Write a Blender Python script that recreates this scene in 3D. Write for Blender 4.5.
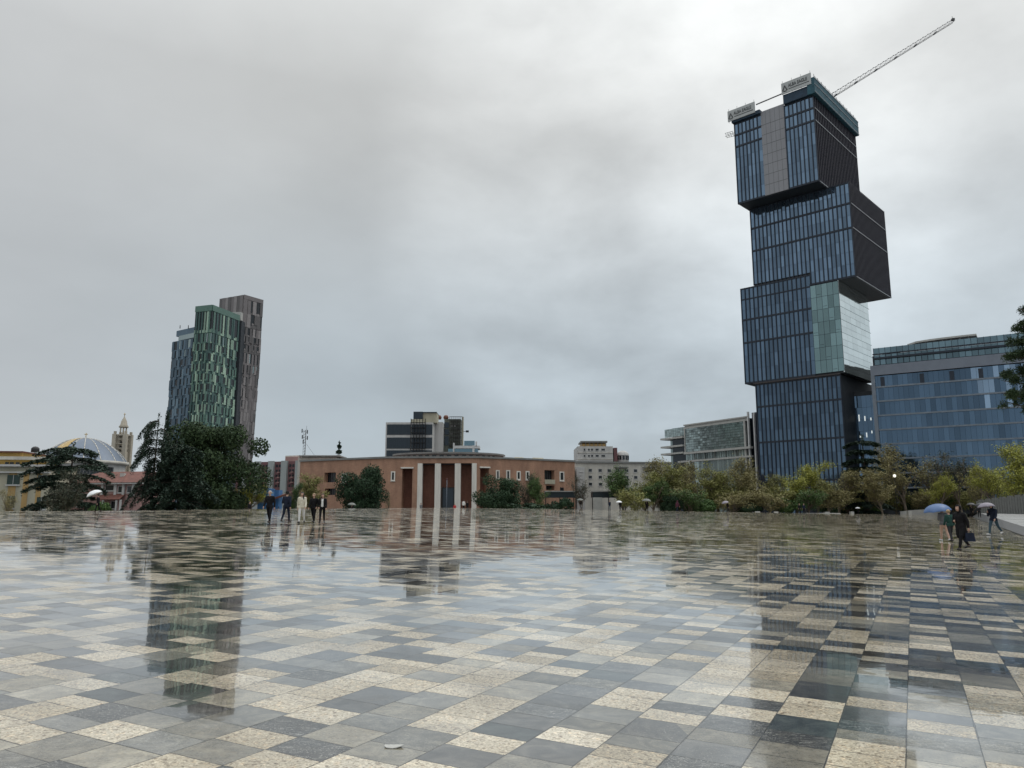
import bpy, bmesh, math, random
import numpy as np
from mathutils import Vector, Matrix
S = bpy.context.scene
for o in list(bpy.data.objects): bpy.data.objects.remove(o)
R = math.radians
# ------------------------------------------------------------------ camera
FPX, PITCH, CZ = 769.0, R(9.41), 1.42
cd = bpy.data.cameras.new('camera'); cam = bpy.data.objects.new('camera', cd)
S.collection.objects.link(cam)
cam.location = (0, 0, CZ); cam.rotation_euler = (R(90) + PITCH, 0, 0)
cd.sensor_width = 36.0; cd.lens = FPX / 1024 * 36.0
cd.clip_start = 0.1; cd.clip_end = 6000
S.camera = cam
S.render.resolution_x, S.render.resolution_y = 1024, 768
S.view_settings.view_transform = 'Standard'; S.view_settings.look = 'None'
S.view_settings.exposure = 0.0; S.view_settings.gamma = 1.0
S.view_settings.use_curve_mapping = False
SUN_EL, SUN_AZ = R(52), R(60)     # azimuth clockwise from +Y: behind the cloud, upper right

# ------------------------------------------------------------------ node helpers
class NT:
    def __init__(s, tree):
        s.t = tree; s.n = tree.nodes; s.l = tree.links
    def new(s, typ, **kw):
        n = s.n.new(typ)
        for k, v in kw.items(): setattr(n, k, v)
        return n
    def put(s, sock, v):
        if isinstance(v, bpy.types.NodeSocket): s.l.new(v, sock)
        elif v is not None:
            try: sock.default_value = v
            except Exception: sock.default_value = (*v, 1.0)
    def math(s, op, a, b=None, c=None, clamp=False):
        n = s.new('ShaderNodeMath', operation=op, use_clamp=clamp)
        s.put(n.inputs[0], a); s.put(n.inputs[1], b); s.put(n.inputs[2], c)
        return n.outputs[0]
    def vmath(s, op, a, b=None, scale=None):
        n = s.new('ShaderNodeVectorMath', operation=op)
        s.put(n.inputs[0], a); s.put(n.inputs[1], b)
        if scale is not None: s.put(n.inputs['Scale'], scale)
        return n.outputs['Value'] if op in ('DOT_PRODUCT', 'LENGTH') else n.outputs[0]
    def mix(s, f, a, b, mode='MIX'):
        n = s.new('ShaderNodeMix', data_type='RGBA', blend_type=mode)
        s.put(n.inputs[0], f); s.put(n.inputs[6], a); s.put(n.inputs[7], b)
        return n.outputs[2]
    def noise(s, vec, scale, detail=3, rough=.55, dist=0, dim='3D'):
        n = s.new('ShaderNodeTexNoise', noise_dimensions=dim)
        s.put(n.inputs['Vector'], vec); n.inputs['Scale'].default_value = scale
        n.inputs['Detail'].default_value = detail; n.inputs['Roughness'].default_value = rough
        n.inputs['Distortion'].default_value = dist
        return n.outputs['Fac']
    def ramp(s, f, stops, interp='LINEAR'):
        n = s.new('ShaderNodeValToRGB'); n.color_ramp.interpolation = interp
        e = n.color_ramp.elements
        while len(e) < len(stops): e.new(0.5)
        for k, (p, c) in zip(e, stops):
            k.position = p; k.color = (*c, 1) if len(c) == 3 else c
        s.put(n.inputs[0], f)
        return n.outputs[0]
    def maprange(s, v, a, b, c, d, smooth=False):
        n = s.new('ShaderNodeMapRange')
        if smooth: n.interpolation_type = 'SMOOTHSTEP'
        s.put(n.inputs[0], v)
        for i, q in enumerate((a, b, c, d)): s.put(n.inputs[i + 1], q)
        return n.outputs[0]
    def xyz(s, v):
        n = s.new('ShaderNodeSeparateXYZ'); s.put(n.inputs[0], v); return n.outputs
    def comb(s, x, y, z):
        n = s.new('ShaderNodeCombineXYZ')
        for i, q in enumerate((x, y, z)): s.put(n.inputs[i], q)
        return n.outputs[0]

def srgb(r, g, b):
    f = lambda c: c / 12.92 if c <= .04045 else ((c + .055) / 1.055) ** 2.4
    return tuple(f(c / 255) for c in (r, g, b))

# ------------------------------------------------------------------ world: overcast sky
W = bpy.data.worlds.new('World'); S.world = W; W.use_nodes = True
n = NT(W.node_tree); n.n.clear()
STR = 0.1
out = n.new('ShaderNodeOutputWorld'); bg = n.new('ShaderNodeBackground')
bg.inputs['Strength'].default_value = STR
n.l.new(bg.outputs[0], out.inputs[0])
sky = n.new('ShaderNodeTexSky', sky_type='NISHITA', sun_disc=False, sun_elevation=SUN_EL, sun_rotation=SUN_AZ)
d = n.new('ShaderNodeTexCoord').outputs['Generated']
d = n.vmath('NORMALIZE', d)
x, y, z = n.xyz(d)
zz = n.math('ADD', n.math('MAXIMUM', z, 0.0), 0.22)
flat = n.comb(n.math('DIVIDE', x, zz), n.math('DIVIDE', y, zz), n.math('MULTIPLY', z, 1.2))
big = n.noise(flat, 0.9, 5, .55, .3)
mid = n.math('ADD', n.math('MULTIPLY', n.noise(n.vmath('MULTIPLY', n.vmath('ADD', d, (7.3, 2.1, 1.7)), (1, 1, 1.7)), 4.2, 7, .52, .15), .7), n.math('MULTIPLY', n.noise(n.vmath('ADD', flat, (7.3, 2.1, 0)), 1.9, 5, .5, .1), .3))
fine = n.noise(n.vmath('MULTIPLY', d, (1, 1, 1.6)), 13.0, 6, .55, .1)
# brightness by height: darker band low down, brighter overhead (overcast)
base = n.ramp(z, [(0.0, (.64, .64, .64)), (.06, (.54, .54, .54)), (.16, (.49, .49, .49)), (.34, (.535, .535, .535)), (.5, (.58, .58, .58)), (.66, (.9, .9, .9)), (1.0, (2.3, 2.3, 2.3))])
right = n.maprange(n.vmath('DOT_PRODUCT', d, Vector((.55, .66, .52)).normalized()), .78, 1.0, 0, 1, True)
left = n.maprange(n.vmath('DOT_PRODUCT', d, Vector((-.62, .78, .18)).normalized()), .80, 1.0, 0, 1, True)
br = n.math('ADD', base, n.math('MULTIPLY', right, .13))
br = n.math('ADD', br, n.math('MULTIPLY', left, .05))
br = n.math('MULTIPLY', br, n.maprange(n.math('ADD', x, n.math('MULTIPLY', z, -.2)), -.80, .45, .95, 1.0, True))
dk_ = n.maprange(n.vmath('DOT_PRODUCT', d, Vector((.10, .98, .13)).normalized()), .955, 1.0, 0, 1, True)
br = n.math('SUBTRACT', br, n.math('MULTIPLY', dk_, .07))
gap = n.maprange(n.vmath('DOT_PRODUCT', n.vmath('MULTIPLY', d, (1, 1, 2.2)), Vector((.19, .975, .18)).normalized()), .985, 1.02, 0, 1, True)
br = n.math('ADD', br, n.math('MULTIPLY', n.math('MULTIPLY', gap, mid), .22))
mod = n.math('ADD', n.math('MULTIPLY', n.math('SUBTRACT', big, .5), .40), n.math('MULTIPLY', n.math('SUBTRACT', mid, .5), 1.0))
mod = n.math('ADD', mod, n.math('MULTIPLY', n.math('SUBTRACT', fine, .5), .16))
rt = n.maprange(x, -.35, .20, .30, 1.0, True)
br = n.math('MULTIPLY', br, n.math('ADD', 1.0, n.math('MULTIPLY', mod, rt)))
# warm grey high, blue grey low
lowt = n.maprange(z, .10, .52, 0, 1, True)
tint = n.mix(lowt, (.875, 1.0, 1.09, 1), (.98, 1.0, .99, 1))
tint = n.mix(n.maprange(x, -.2, -.6, 0, .6, True), tint, (.97, 1.0, 1.02, 1))
cl = n.mix(1.0, n.mix(1.0, tint, br, 'MULTIPLY'), (1 / STR,) * 3 + (1,), 'MULTIPLY')
n.l.new(n.mix(.965, sky.outputs[0], cl), bg.inputs['Color'])

# weak sun through the cloud
sl = bpy.data.lights.new('sun', 'SUN'); so = bpy.data.objects.new('sun', sl); S.collection.objects.link(so)
sl.energy = 0.6; sl.angle = R(25); sl.color = (1, .96, .9)
sd = Vector((math.sin(SUN_AZ) * math.cos(SUN_EL), math.cos(SUN_AZ) * math.cos(SUN_EL), math.sin(SUN_EL)))
so.rotation_euler = sd.to_track_quat('Z', 'Y').to_euler(); so.location = (60, 40, 200)

# ------------------------------------------------------------------ geometry helpers
_cp, _sp = math.cos(PITCH), math.sin(PITCH)
CAM = Vector((0, 0, CZ))
def ray(px, py):
    u = (px - 512) / FPX; v = (384 - py) / FPX
    return Vector((u, _cp - v * _sp, _sp + v * _cp))
def at(px, py, Y):
    r = ray(px, py); return CAM + r * (Y / r.y)
def at_z(px, py, z):
    r = ray(px, py); return CAM + r * ((z - CZ) / r.z)
def hit(px, py, O, N):
    r = ray(px, py); return CAM + r * ((O - CAM).dot(N) / r.dot(N))
def proj(P):
    q = Vector(P) - CAM; fw = q.y * _cp + q.z * _sp; up = -q.y * _sp + q.z * _cp
    return 512 + FPX * q.x / fw, 384 - FPX * up / fw
def v3(p): return Vector(p)

def tag(o, label, cat, group=None):
    o['label'] = label; o['category'] = cat
    if group: o['group'] = group
    return o
def thing(name, label, cat, loc=(0, 0, 0), group=None, rz=0):
    o = bpy.data.objects.new(name, None); S.collection.objects.link(o)
    o.empty_display_size = .3; o.location = loc; o.rotation_euler = (0, 0, rz)
    return tag(o, label, cat, group)
def root_loc(o):
    while o.parent is not None: o = o.parent
    return o.location
def link(name, me, parent=None, local=False, kind=None):
    o = bpy.data.objects.new(name, me); S.collection.objects.link(o)
    if parent is not None:
        if not local:
            me.transform(Matrix.Translation(-root_loc(parent)))
        o.parent = parent
    if kind: o['kind'] = kind
    return o

class MB:
    def __init__(s): s.v = []; s.f = []; s.m = []; s.smooth = []
    def poly(s, pts, m=0, sm=False):
        b = len(s.v); s.v.extend(tuple(p) for p in pts); s.f.append(tuple(range(b, b + len(pts)))); s.m.append(m); s.smooth.append(sm); return s
    def obox(s, O, U, V, Wv, m=0):
        O, U, V, Wv = Vector(O), Vector(U), Vector(V), Vector(Wv)
        if U.cross(V).dot(Wv) < 0: U, V = V, U
        b = len(s.v)
        for k in range(8):
            s.v.append(tuple(O + (U if k & 1 else Vector()) + (V if k & 2 else Vector()) + (Wv if k & 4 else Vector())))
        for q in ((0, 2, 3, 1), (4, 5, 7, 6), (0, 1, 5, 4), (2, 6, 7, 3), (0, 4, 6, 2), (1, 3, 7, 5)):
            s.f.append(tuple(b + i for i in q)); s.m.append(m); s.smooth.append(False)
        return s
    def box(s, c, dx, dy, dz, rz=0, m=0):
        ca, sa = math.cos(rz), math.sin(rz)
        U = Vector((ca, sa, 0)) * dx; V = Vector((-sa, ca, 0)) * dy; Wv = Vector((0, 0, dz))
        return s.obox(Vector(c) - U / 2 - V / 2, U, V, Wv, m)
    def prism(s, pts, z0, z1, m=0, mtop=None, pts1=None):
        P = [Vector((p[0], p[1])) for p in pts]; Q = [Vector((p[0], p[1])) for p in (pts1 or pts)]
        A = sum(P[i].x * P[(i + 1) % len(P)].y - P[(i + 1) % len(P)].x * P[i].y for i in range(len(P)))
        if A < 0: P.reverse(); Q.reverse()
        k = len(P)
        for i in range(k):
            j = (i + 1) % k
            s.poly([(*P[i], z0), (*P[j], z0), (*Q[j], z1), (*Q[i], z1)], m)
        s.poly([(*q, z1) for q in Q], m if mtop is None else mtop)
        s.poly([(*q, z0) for q in reversed(P)], m)
        return s
    def tube(s, p0, p1, r0, r1=None, k=8, m=0, caps=True, sm=True):
        p0, p1 = Vector(p0), Vector(p1); r1 = r0 if r1 is None else r1
        ax = (p1 - p0)
        if ax.length < 1e-6: return s
        ax.normalize(); t = Vector((1, 0, 0)) if abs(ax.x) < .8 else Vector((0, 1, 0))
        a = ax.cross(t).normalized(); b = ax.cross(a)
        i0 = len(s.v)
        for p, r in ((p0, r0), (p1, r1)):
            for i in range(k):
                an = 2 * math.pi * i / k; s.v.append(tuple(p + (a * math.cos(an) + b * math.sin(an)) * r))
        for i in range(k):
            j = (i + 1) % k; s.f.append((i0 + i, i0 + j, i0 + k + j, i0 + k + i)); s.m.append(m); s.smooth.append(sm)
        if caps:
            s.f.append(tuple(i0 + i for i in reversed(range(k)))); s.m.append(m); s.smooth.append(False)
            s.f.append(tuple(i0 + k + i for i in range(k))); s.m.append(m); s.smooth.append(False)
        return s
    def lathe(s, prof, c=(0, 0, 0), k=24, m=0, sm=True):
        c = Vector(c); i0 = len(s.v); L = len(prof)
        for r, z in prof:
            for i in range(k):
                an = 2 * math.pi * i / k; s.v.append((c.x + r * math.cos(an), c.y + r * math.sin(an), c.z + z))
        for j in range(L - 1):
            for i in range(k):
                q = (i + 1) % k
                s.f.append((i0 + j * k + i, i0 + j * k + q, i0 + (j + 1) * k + q, i0 + (j + 1) * k + i)); s.m.append(m); s.smooth.append(sm)
        return s
    def build(s, name, mats, parent=None, local=False, kind=None):
        me = bpy.data.meshes.new(name); me.from_pydata(s.v, [], s.f)
        for mm in (mats if isinstance(mats, (list, tuple)) else [mats]): me.materials.append(mm)
        me.polygons.foreach_set('material_index', s.m); me.polygons.foreach_set('use_smooth', s.smooth)
        me.update()
        return link(name, me, parent, local, kind)

class Face:
    """A wall face: A to B left to right as seen from outside; z0 its foot."""
    def __init__(s, A, B, z0=0.0):
        s.O = Vector((A[0], A[1], z0)); q = Vector((B[0] - A[0], B[1] - A[1], 0)); s.W = q.length
        s.U = q.normalized(); s.N = Vector((s.U.y, -s.U.x, 0))
    def p(s, a, z, d=0): return s.O + s.U * a + s.N * d + Vector((0, 0, z))
    def box(s, mb, a0, a1, z0, z1, d0, d1, m=0):
        mb.obox(s.p(a0, z0, d0), s.U * (a1 - a0), s.N * (d1 - d0), Vector((0, 0, z1 - z0)), m)
    def sx(s, px, py=490):       # pixel column to distance along the face
        r = ray(px, py); N = s.N
        P = CAM + r * ((s.O - CAM).dot(N) / r.dot(N)); return (P - s.O).dot(s.U)
    def zy(s, px, py):
        r = ray(px, py); P = CAM + r * ((s.O - CAM).dot(s.N) / r.dot(s.N)); return P.z - s.O.z

def wall_with_openings(mb, F, a0, a1, z0, z1, ops, depth, m=0, mback=1, d=0.0):
    """front skin with true recesses; ops = (a0,a1,z0,z1)"""
    xs = sorted({a0, a1, *[q for o in ops for q in o[:2]]}); zs = sorted({z0, z1, *[q for o in ops for q in o[2:4]]})
    for i in range(len(xs) - 1):
        for j in range(len(zs) - 1):
            cx, cz = (xs[i] + xs[i + 1]) / 2, (zs[j] + zs[j + 1]) / 2
            if any(o[0] < cx < o[1] and o[2] < cz < o[3] for o in ops): continue
            mb.poly([F.p(xs[i], zs[j], d), F.p(xs[i + 1], zs[j], d), F.p(xs[i + 1], zs[j + 1], d), F.p(xs[i], zs[j + 1], d)], m)
    for o in ops:
        b0, b1, c0, c1 = o[:4]; k = d - depth
        mb.poly([F.p(b0, c0, d), F.p(b0, c0, k), F.p(b1, c0, k), F.p(b1, c0, d)], m)
        mb.poly([F.p(b0, c1, d), F.p(b1, c1, d), F.p(b1, c1, k), F.p(b0, c1, k)], m)
        mb.poly([F.p(b0, c0, d), F.p(b0, c1, d), F.p(b0, c1, k), F.p(b0, c0, k)], m)
        mb.poly([F.p(b1, c0, d), F.p(b1, c0, k), F.p(b1, c1, k), F.p(b1, c1, d)], m)
        mb.poly([F.p(b0, c0, k), F.p(b1, c0, k), F.p(b1, c1, k), F.p(b0, c1, k)], mback)

def window(F, a0, a1, z0, z1, parent, mframe, mglass, fw=.12, d=.06, sill=True):
    """framed window proud of a wall: frame part, pane as its child"""
    mb = MB()
    F.box(mb, a0, a0 + fw, z0, z1, 0, d); F.box(mb, a1 - fw, a1, z0, z1, 0, d)
    F.box(mb, a0 + fw, a1 - fw, z1 - fw, z1, 0, d); F.box(mb, a0 + fw, a1 - fw, z0, z0 + fw, 0, d)
    if sill: F.box(mb, a0 - .08, a1 + .08, z0 - .12, z0 - .003, 0, d + .1)
    w = mb.build('window', mframe, parent)
    g = MB(); F.box(g, a0 + fw, a1 - fw, z0 + fw, z1 - fw, .005, d * .45); g.build('pane', mglass, w)
    return w

# ------------------------------------------------------------------ materials
def pmat(name, col, rough=.6, metal=0.0, var=.15, scale=.8, bump=0.0, bscale=6, spec=.5, streak=False, clear=0):
    m = bpy.data.materials.new(name); m.use_nodes = True
    n = NT(m.node_tree); b = n.n['Principled BSDF']
    co = n.new('ShaderNodeTexCoord').outputs['Object']
    v = n.vmath('MULTIPLY', co, (1, 1, .18)) if streak else co
    f = n.noise(v, scale, 5, .6)
    g = n.noise(co, scale * 9, 3, .6)
    f = n.math('ADD', n.math('MULTIPLY', f, .7), n.math('MULTIPLY', g, .3))
    lo = tuple(c * (1 - var * 1.6) for c in col); hi = tuple(min(1, c * (1 + var * 1.6)) for c in col)
    n.l.new(n.ramp(f, [(.3, lo), (.7, hi)]), b.inputs['Base Color'])
    n.l.new(n.maprange(g, .3, .7, max(0, rough - .08), min(1, rough + .08)), b.inputs['Roughness'])
    b.inputs['Metallic'].default_value = metal; b.inputs['Specular IOR Level'].default_value = spec
    b.inputs['Coat Weight'].default_value = clear
    if bump:
        bn = n.new('ShaderNodeBump'); bn.inputs['Strength'].default_value = bump; bn.inputs['Distance'].default_value = .05
        n.l.new(n.noise(co, bscale, 4, .6), bn.inputs['Height']); n.l.new(bn.outputs[0], b.inputs['Normal'])
    return m

def glassmat(name, col, rough=.06, metal=.85, cell=None, var=.35, wob=.02, spec=.5):
    """coated facade glass: pane-to-pane tone and tilt from white noise on island"""
    m = bpy.data.materials.new(name); m.use_nodes = True
    n = NT(m.node_tree); b = n.n['Principled BSDF']
    geo = n.new('ShaderNodeNewGeometry'); rnd = geo.outputs['Random Per Island']
    co = n.new('ShaderNodeTexCoord').outputs['Object']
    big = n.noise(co, .09, 3, .5)
    f = n.math('ADD', n.math('MULTIPLY', rnd, .62), n.math('MULTIPLY', big, .45))
    lo = tuple(c * (1 - var) for c in col); hi = tuple(min(1, c * (1 + var)) for c in col)
    n.l.new(n.ramp(f, [(.1, lo), (.9, hi)]), b.inputs['Base Color'])
    b.inputs['Metallic'].default_value = metal; b.inputs['Roughness'].default_value = rough
    b.inputs['Specular IOR Level'].default_value = spec
    wn = n.new('ShaderNodeTexWhiteNoise', noise_dimensions='1D'); n.put(wn.inputs['W'], n.math('MULTIPLY', rnd, 913.7))
    tilt = n.vmath('SCALE', n.vmath('SUBTRACT', wn.outputs['Color'], (.5, .5, .5)), None, wob)
    bn = n.new('ShaderNodeBump'); bn.inputs['Strength'].default_value = .15; bn.inputs['Distance'].default_value = .05
    n.l.new(n.noise(co, .55, 2, .5), bn.inputs['Height'])
    nn = n.vmath('NORMALIZE', n.vmath('ADD', bn.outputs[0], tilt))
    n.l.new(nn, b.inputs['Normal'])
    return m

def brickmat(name, c1, c2, mort, scale=1.0):
    m = bpy.data.materials.new(name); m.use_nodes = True
    n = NT(m.node_tree); b = n.n['Principled BSDF']
    co = n.new('ShaderNodeTexCoord').outputs['Object']
    X, Y, Z = n.xyz(co)
    uv = n.comb(n.math('ADD', X, n.math('MULTIPLY', Y, .7)), Z, 0)
    br = n.new('ShaderNodeTexBrick'); n.l.new(uv, br.inputs['Vector'])
    br.inputs['Scale'].default_value = scale; br.inputs['Color1'].default_value = (*c1, 1); br.inputs['Color2'].default_value = (*c2, 1)
    br.inputs['Mortar'].default_value = (*mort, 1); br.inputs['Mortar Size'].default_value = .012
    br.inputs['Brick Width'].default_value = .5; br.inputs['Row Height'].default_value = .16
    f = n.noise(n.vmath('MULTIPLY', co, (1, 1, .35)), .45, 6, .65)
    st = n.ramp(f, [(.3, (.72, .70, .70)), (.7, (1.18, 1.15, 1.12))])
    n.l.new(n.mix(1, br.outputs['Color'], st, 'MULTIPLY'), b.inputs['Base Color'])
    b.inputs['Roughness'].default_value = .85; b.inputs['Specular IOR Level'].default_value = .3
    return m

def leafmat(name, cols, rough=.65):
    m = bpy.data.materials.new(name); m.use_nodes = True
    n = NT(m.node_tree); b = n.n['Principled BSDF']
    rnd = n.new('ShaderNodeNewGeometry').outputs['Random Per Island']
    ob = n.new('ShaderNodeObjectInfo').outputs['Random']
    co = n.new('ShaderNodeTexCoord').outputs['Object']
    f = n.math('ADD', n.math('MULTIPLY', rnd, .5), n.math('ADD', n.math('MULTIPLY', n.noise(co, .55, 3), .42), n.math('MULTIPLY', ob, .12)))
    n.l.new(n.ramp(f, [(.15 + .7 * i / (len(cols) - 1), c) for i, c in enumerate(cols)]), b.inputs['Base Color'])
    b.inputs['Roughness'].default_value = rough; b.inputs['Specular IOR Level'].default_value = .25
    return m

M = {}
M['glass_blue'] = glassmat('glass_blue', (.17, .25, .345), .05, .9, wob=.035)
M['glass_dark'] = glassmat('glass_dark', (.12, .18, .25), .06, .85, wob=.03)
M['glass_low'] = glassmat('glass_low', (.088, .135, .19), .05, .85, wob=.035)
M['glass_green'] = glassmat('glass_green', (.20, .30, .31), .06, .85, wob=.03)
M['glass_bright'] = glassmat('glass_bright', (.80, .86, .84), .05, .95, var=.10, wob=.02)
M['glass_hotel'] = glassmat('glass_hotel', (.098, .155, .225), .05, .9, wob=.05, var=.3)
M['glass_hotel_light'] = glassmat('glass_hotel_light', (.26, .36, .48), .05, .9, wob=.05)
M['glass_teal'] = glassmat('glass_teal', (.16, .24, .28), .08, .8)
M['glass_office'] = glassmat('glass_office', (.33, .40, .40), .12, .7, wob=.04)
M['glass_black'] = glassmat('glass_black', (.025, .035, .045), .08, .3, wob=.03)
M['glass_window'] = glassmat('glass_window', (.022, .026, .03), .1, .1, wob=.05)
M['fin'] = pmat('dark_fin', (.022, .030, .045), .4, .3, .15)
M['fin_brown'] = pmat('brown_fin', (.042, .040, .054), .45, .3, .15, 2)
M['panel_brown'] = pmat('brown_panel', (.038, .041, .060), .3, .4, .2, .3, streak=True)
M['soffit'] = pmat('soffit', (.020, .026, .034), .55, 0, .15)
M['steel_grey'] = pmat('grey_cladding', (.25, .255, .275), .5, .1, .08, .3, streak=True)
M['joint'] = pmat('dark_joint', (.08, .083, .092), .6)
M['line_light'] = pmat('light_trim', (.30, .32, .34), .5, .2)
M['net'] = pmat('teal_net', (.022, .085, .115), .75, 0, .3, .6)
M['net_dark'] = pmat('navy_net', (.018, .042, .072), .75, 0, .25, .6)
M['white_metal'] = pmat('white_metal', (.62, .63, .63), .5, .0, .08)
M['billboard'] = pmat('billboard', (.40, .42, .42), .5, 0, .06)
M['ink'] = pmat('ink', (.06, .065, .07), .6)
M['crane'] = pmat('crane_paint', (.10, .10, .105), .5, .2)
M['hotel_band'] = pmat('hotel_band', (.17, .195, .24), .5, .2, .1, .3)
M['hotel_line'] = pmat('hotel_line', (.17, .20, .24), .5, .2)
M['concrete'] = pmat('concrete', (.30, .30, .29), .8, 0, .15, .6, .1)
M['concrete_light'] = pmat('pale_concrete', (.44, .44, .42), .75, 0, .12, .6, .1)
M['travertine'] = pmat('travertine', (.72, .69, .63), .6, 0, .12, 1.2, streak=True)
M['granite_dark'] = pmat('dark_granite', (.04, .04, .04), .5, 0, .25, 1.4)
M['brick'] = brickmat('brick', (.43, .255, .178), (.37, .212, .148), (.36, .26, .19), 1.1)
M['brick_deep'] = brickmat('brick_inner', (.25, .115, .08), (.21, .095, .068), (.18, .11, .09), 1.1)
M['roof_grey'] = pmat('roof_grey', (.22, .225, .22), .8, 0, .15, .4)
M['plaster_white'] = pmat('white_plaster', (.50, .50, .49), .8, 0, .12, .5, streak=True)
M['plaster_grey'] = pmat('grey_plaster', (.54, .52, .47), .85, 0, .18, .5, streak=True)
M['plaster_cream'] = pmat('cream_plaster', (.42, .40, .31), .85, 0, .14, .5, streak=True)
M['plaster_yellow'] = pmat('yellow_plaster', (.60, .40, .13), .85, 0, .12, .5, streak=True)
M['plaster_ochre'] = pmat('ochre_plaster', (.44, .29, .12), .85, 0, .15, .5, streak=True)
M['plaster_pink'] = pmat('pink_plaster', (.36, .22, .205), .85, 0, .15, .5, streak=True)
M['plaster_red'] = pmat('faded_red_plaster', (.18, .09, .096), .85, 0, .2, .5, streak=True)
M['panel_pale'] = pmat('pale_green_grey_panel', (.33, .36, .36), .8, 0, .1, .5, streak=True)
M['roof_tile'] = pmat('roof_tile', (.145, .056, .042), .75, 0, .3, 1.5, .3)
M['stone_tower'] = pmat('bell_tower_stone', (.42, .38, .31), .8, 0, .15, .8, streak=True)
M['dome'] = pmat('dome_metal', (.13, .165, .22), .45, .2, .12, .3)
M['gold'] = pmat('yellow_dome_panel', (.44, .31, .12), .5, .1, .1, .5)
M['shutter'] = pmat('green_shutter', (.025, .050, .045), .6, 0, .2, 2)
M['rust'] = pmat('scaffold_net', (.13, .14, .12), .8, 0, .35, .9)
M['blue_tarp'] = pmat('blue_tarp', (.05, .16, .36), .6, 0, .2, .8)
M['awning_red'] = pmat('red_brown_awning', (.15, .06, .04), .7, 0, .2, .8)
M['canopy_teal'] = pmat('teal_canopy', (.008, .018, .024), .5, 0, .2, .8)
M['fence_grey'] = pmat('grey_slats', (.13, .135, .13), .7, 0, .15, 2)
M['bark'] = pmat('bark', (.060, .047, .036), .9, 0, .3, 5, .3)
M['bark_pale'] = pmat('pale_bark', (.13, .11, .085), .9, 0, .3, 5, .3)
M['twig'] = pmat('twig', (.16, .13, .10), .9, 0, .3, 3)
M['leaf_cedar'] = leafmat('cedar_needles', [(.016, .032, .024), (.030, .054, .038), (.050, .078, .052)])
M['leaf_grey'] = leafmat('grey_green_needles', [(.030, .040, .030), (.055, .065, .045), (.09, .095, .065)])
M['leaf_dark'] = leafmat('dark_evergreen_leaves', [(.012, .028, .015), (.025, .054, .026), (.048, .085, .038)])
M['leaf_pine'] = leafmat('pine_needles', [(.016, .034, .016), (.034, .062, .026), (.064, .098, .040)])
M['leaf_yellow'] = leafmat('fresh_yellow_leaves', [(.15, .17, .03), (.27, .28, .055), (.40, .40, .10)])
M['leaf_green'] = leafmat('fresh_green_leaves', [(.035, .075, .024), (.065, .12, .036), (.11, .17, .055)])
M['leaf_olive'] = leafmat('olive_leaves', [(.14, .15, .045), (.225, .23, .075), (.33, .32, .12)])
M['leaf_brown'] = leafmat('budding_brown_leaves', [(.15, .135, .06), (.23, .21, .095), (.33, .29, .14)])
M['umb_white'] = pmat('white_umbrella_cloth', (.78, .80, .82), .55, 0, .05)
M['umb_blue'] = pmat('blue_umbrella_cloth', (.060, .125, .28), .45, 0, .1)
M['umb_black'] = pmat('black_umbrella_cloth', (.02, .02, .024), .5, 0, .1)
M['umb_grey'] = pmat('grey_umbrella_cloth', (.13, .14, .13), .5, 0, .1)
M['umb_lilac'] = pmat('lilac_umbrella_cloth', (.24, .22, .27), .5, 0, .1)
M['steel'] = pmat('steel', (.35, .36, .37), .35, .8, .05)
M['black_metal'] = pmat('black_metal', (.03, .03, .032), .45, .4, .1)
M['cl_black'] = pmat('black_cloth', (.012, .012, .014), .85, 0, .2, 6, spec=.15)
M['cl_navy'] = pmat('navy_cloth', (.016, .022, .040), .85, 0, .2, 6, spec=.15)
M['cl_char'] = pmat('charcoal_cloth', (.035, .036, .040), .85, 0, .2, 6, spec=.15)
M['cl_cream'] = pmat('cream_cloth', (.64, .60, .50), .85, 0, .08, 6, spec=.15)
M['cl_white'] = pmat('white_cloth', (.68, .68, .67), .85, 0, .06, 6, spec=.15)
M['cl_grey'] = pmat('grey_cloth', (.17, .17, .18), .85, 0, .12, 6, spec=.15)
M['cl_teal'] = pmat('teal_cloth', (.022, .06, .052), .8, 0, .12, 6, spec=.15)
M['cl_denim'] = pmat('denim', (.055, .095, .125), .85, 0, .15, 6, spec=.15)
M['cl_pink'] = pmat('rose_cloth', (.36, .20, .18), .85, 0, .1, 6, spec=.15)
M['cl_red'] = pmat('red_cloth', (.45, .05, .05), .8, 0, .1, 6, spec=.15)
M['cl_plum'] = pmat('plum_cloth', (.09, .03, .05), .85, 0, .15, 6, spec=.15)
M['skin'] = pmat('skin', (.52, .33, .25), .5, 0, .06, 6)
M['hair_black'] = pmat('black_hair', (.012, .010, .009), .5, 0, .2, 20)
M['hair_grey'] = pmat('grey_hair', (.42, .41, .39), .6, 0, .12, 20)
M['hair_brown'] = pmat('brown_hair', (.05, .028, .016), .55, 0, .2, 20)
M['hair_blond'] = pmat('blond_hair', (.34, .24, .13), .55, 0, .15, 20)
M['shoe_black'] = pmat('black_leather', (.014, .013, .012), .4, 0, .2, 8)
M['shoe_white'] = pmat('white_trainer', (.66, .66, .65), .6, 0, .05, 8)
M['eye'] = pmat('eye', (.02, .015, .012), .2)
M['lip'] = pmat('lip', (.32, .12, .10), .5)
em = bpy.data.materials.new('lamp_glow'); em.use_nodes = True
b = em.node_tree.nodes['Principled BSDF']; b.inputs['Base Color'].default_value = (.9, .9, .85, 1)
b.inputs['Emission Color'].default_value = (1, .97, .9, 1); b.inputs['Emission Strength'].default_value = .9
M['lamp'] = em
lw = em.copy(); lw.name = 'lit_window'; b = lw.node_tree.nodes['Principled BSDF']; b.inputs['Emission Strength'].default_value = .55
b.inputs['Emission Color'].default_value = (.9, 1, 1, 1)
M['lit'] = lw
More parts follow.
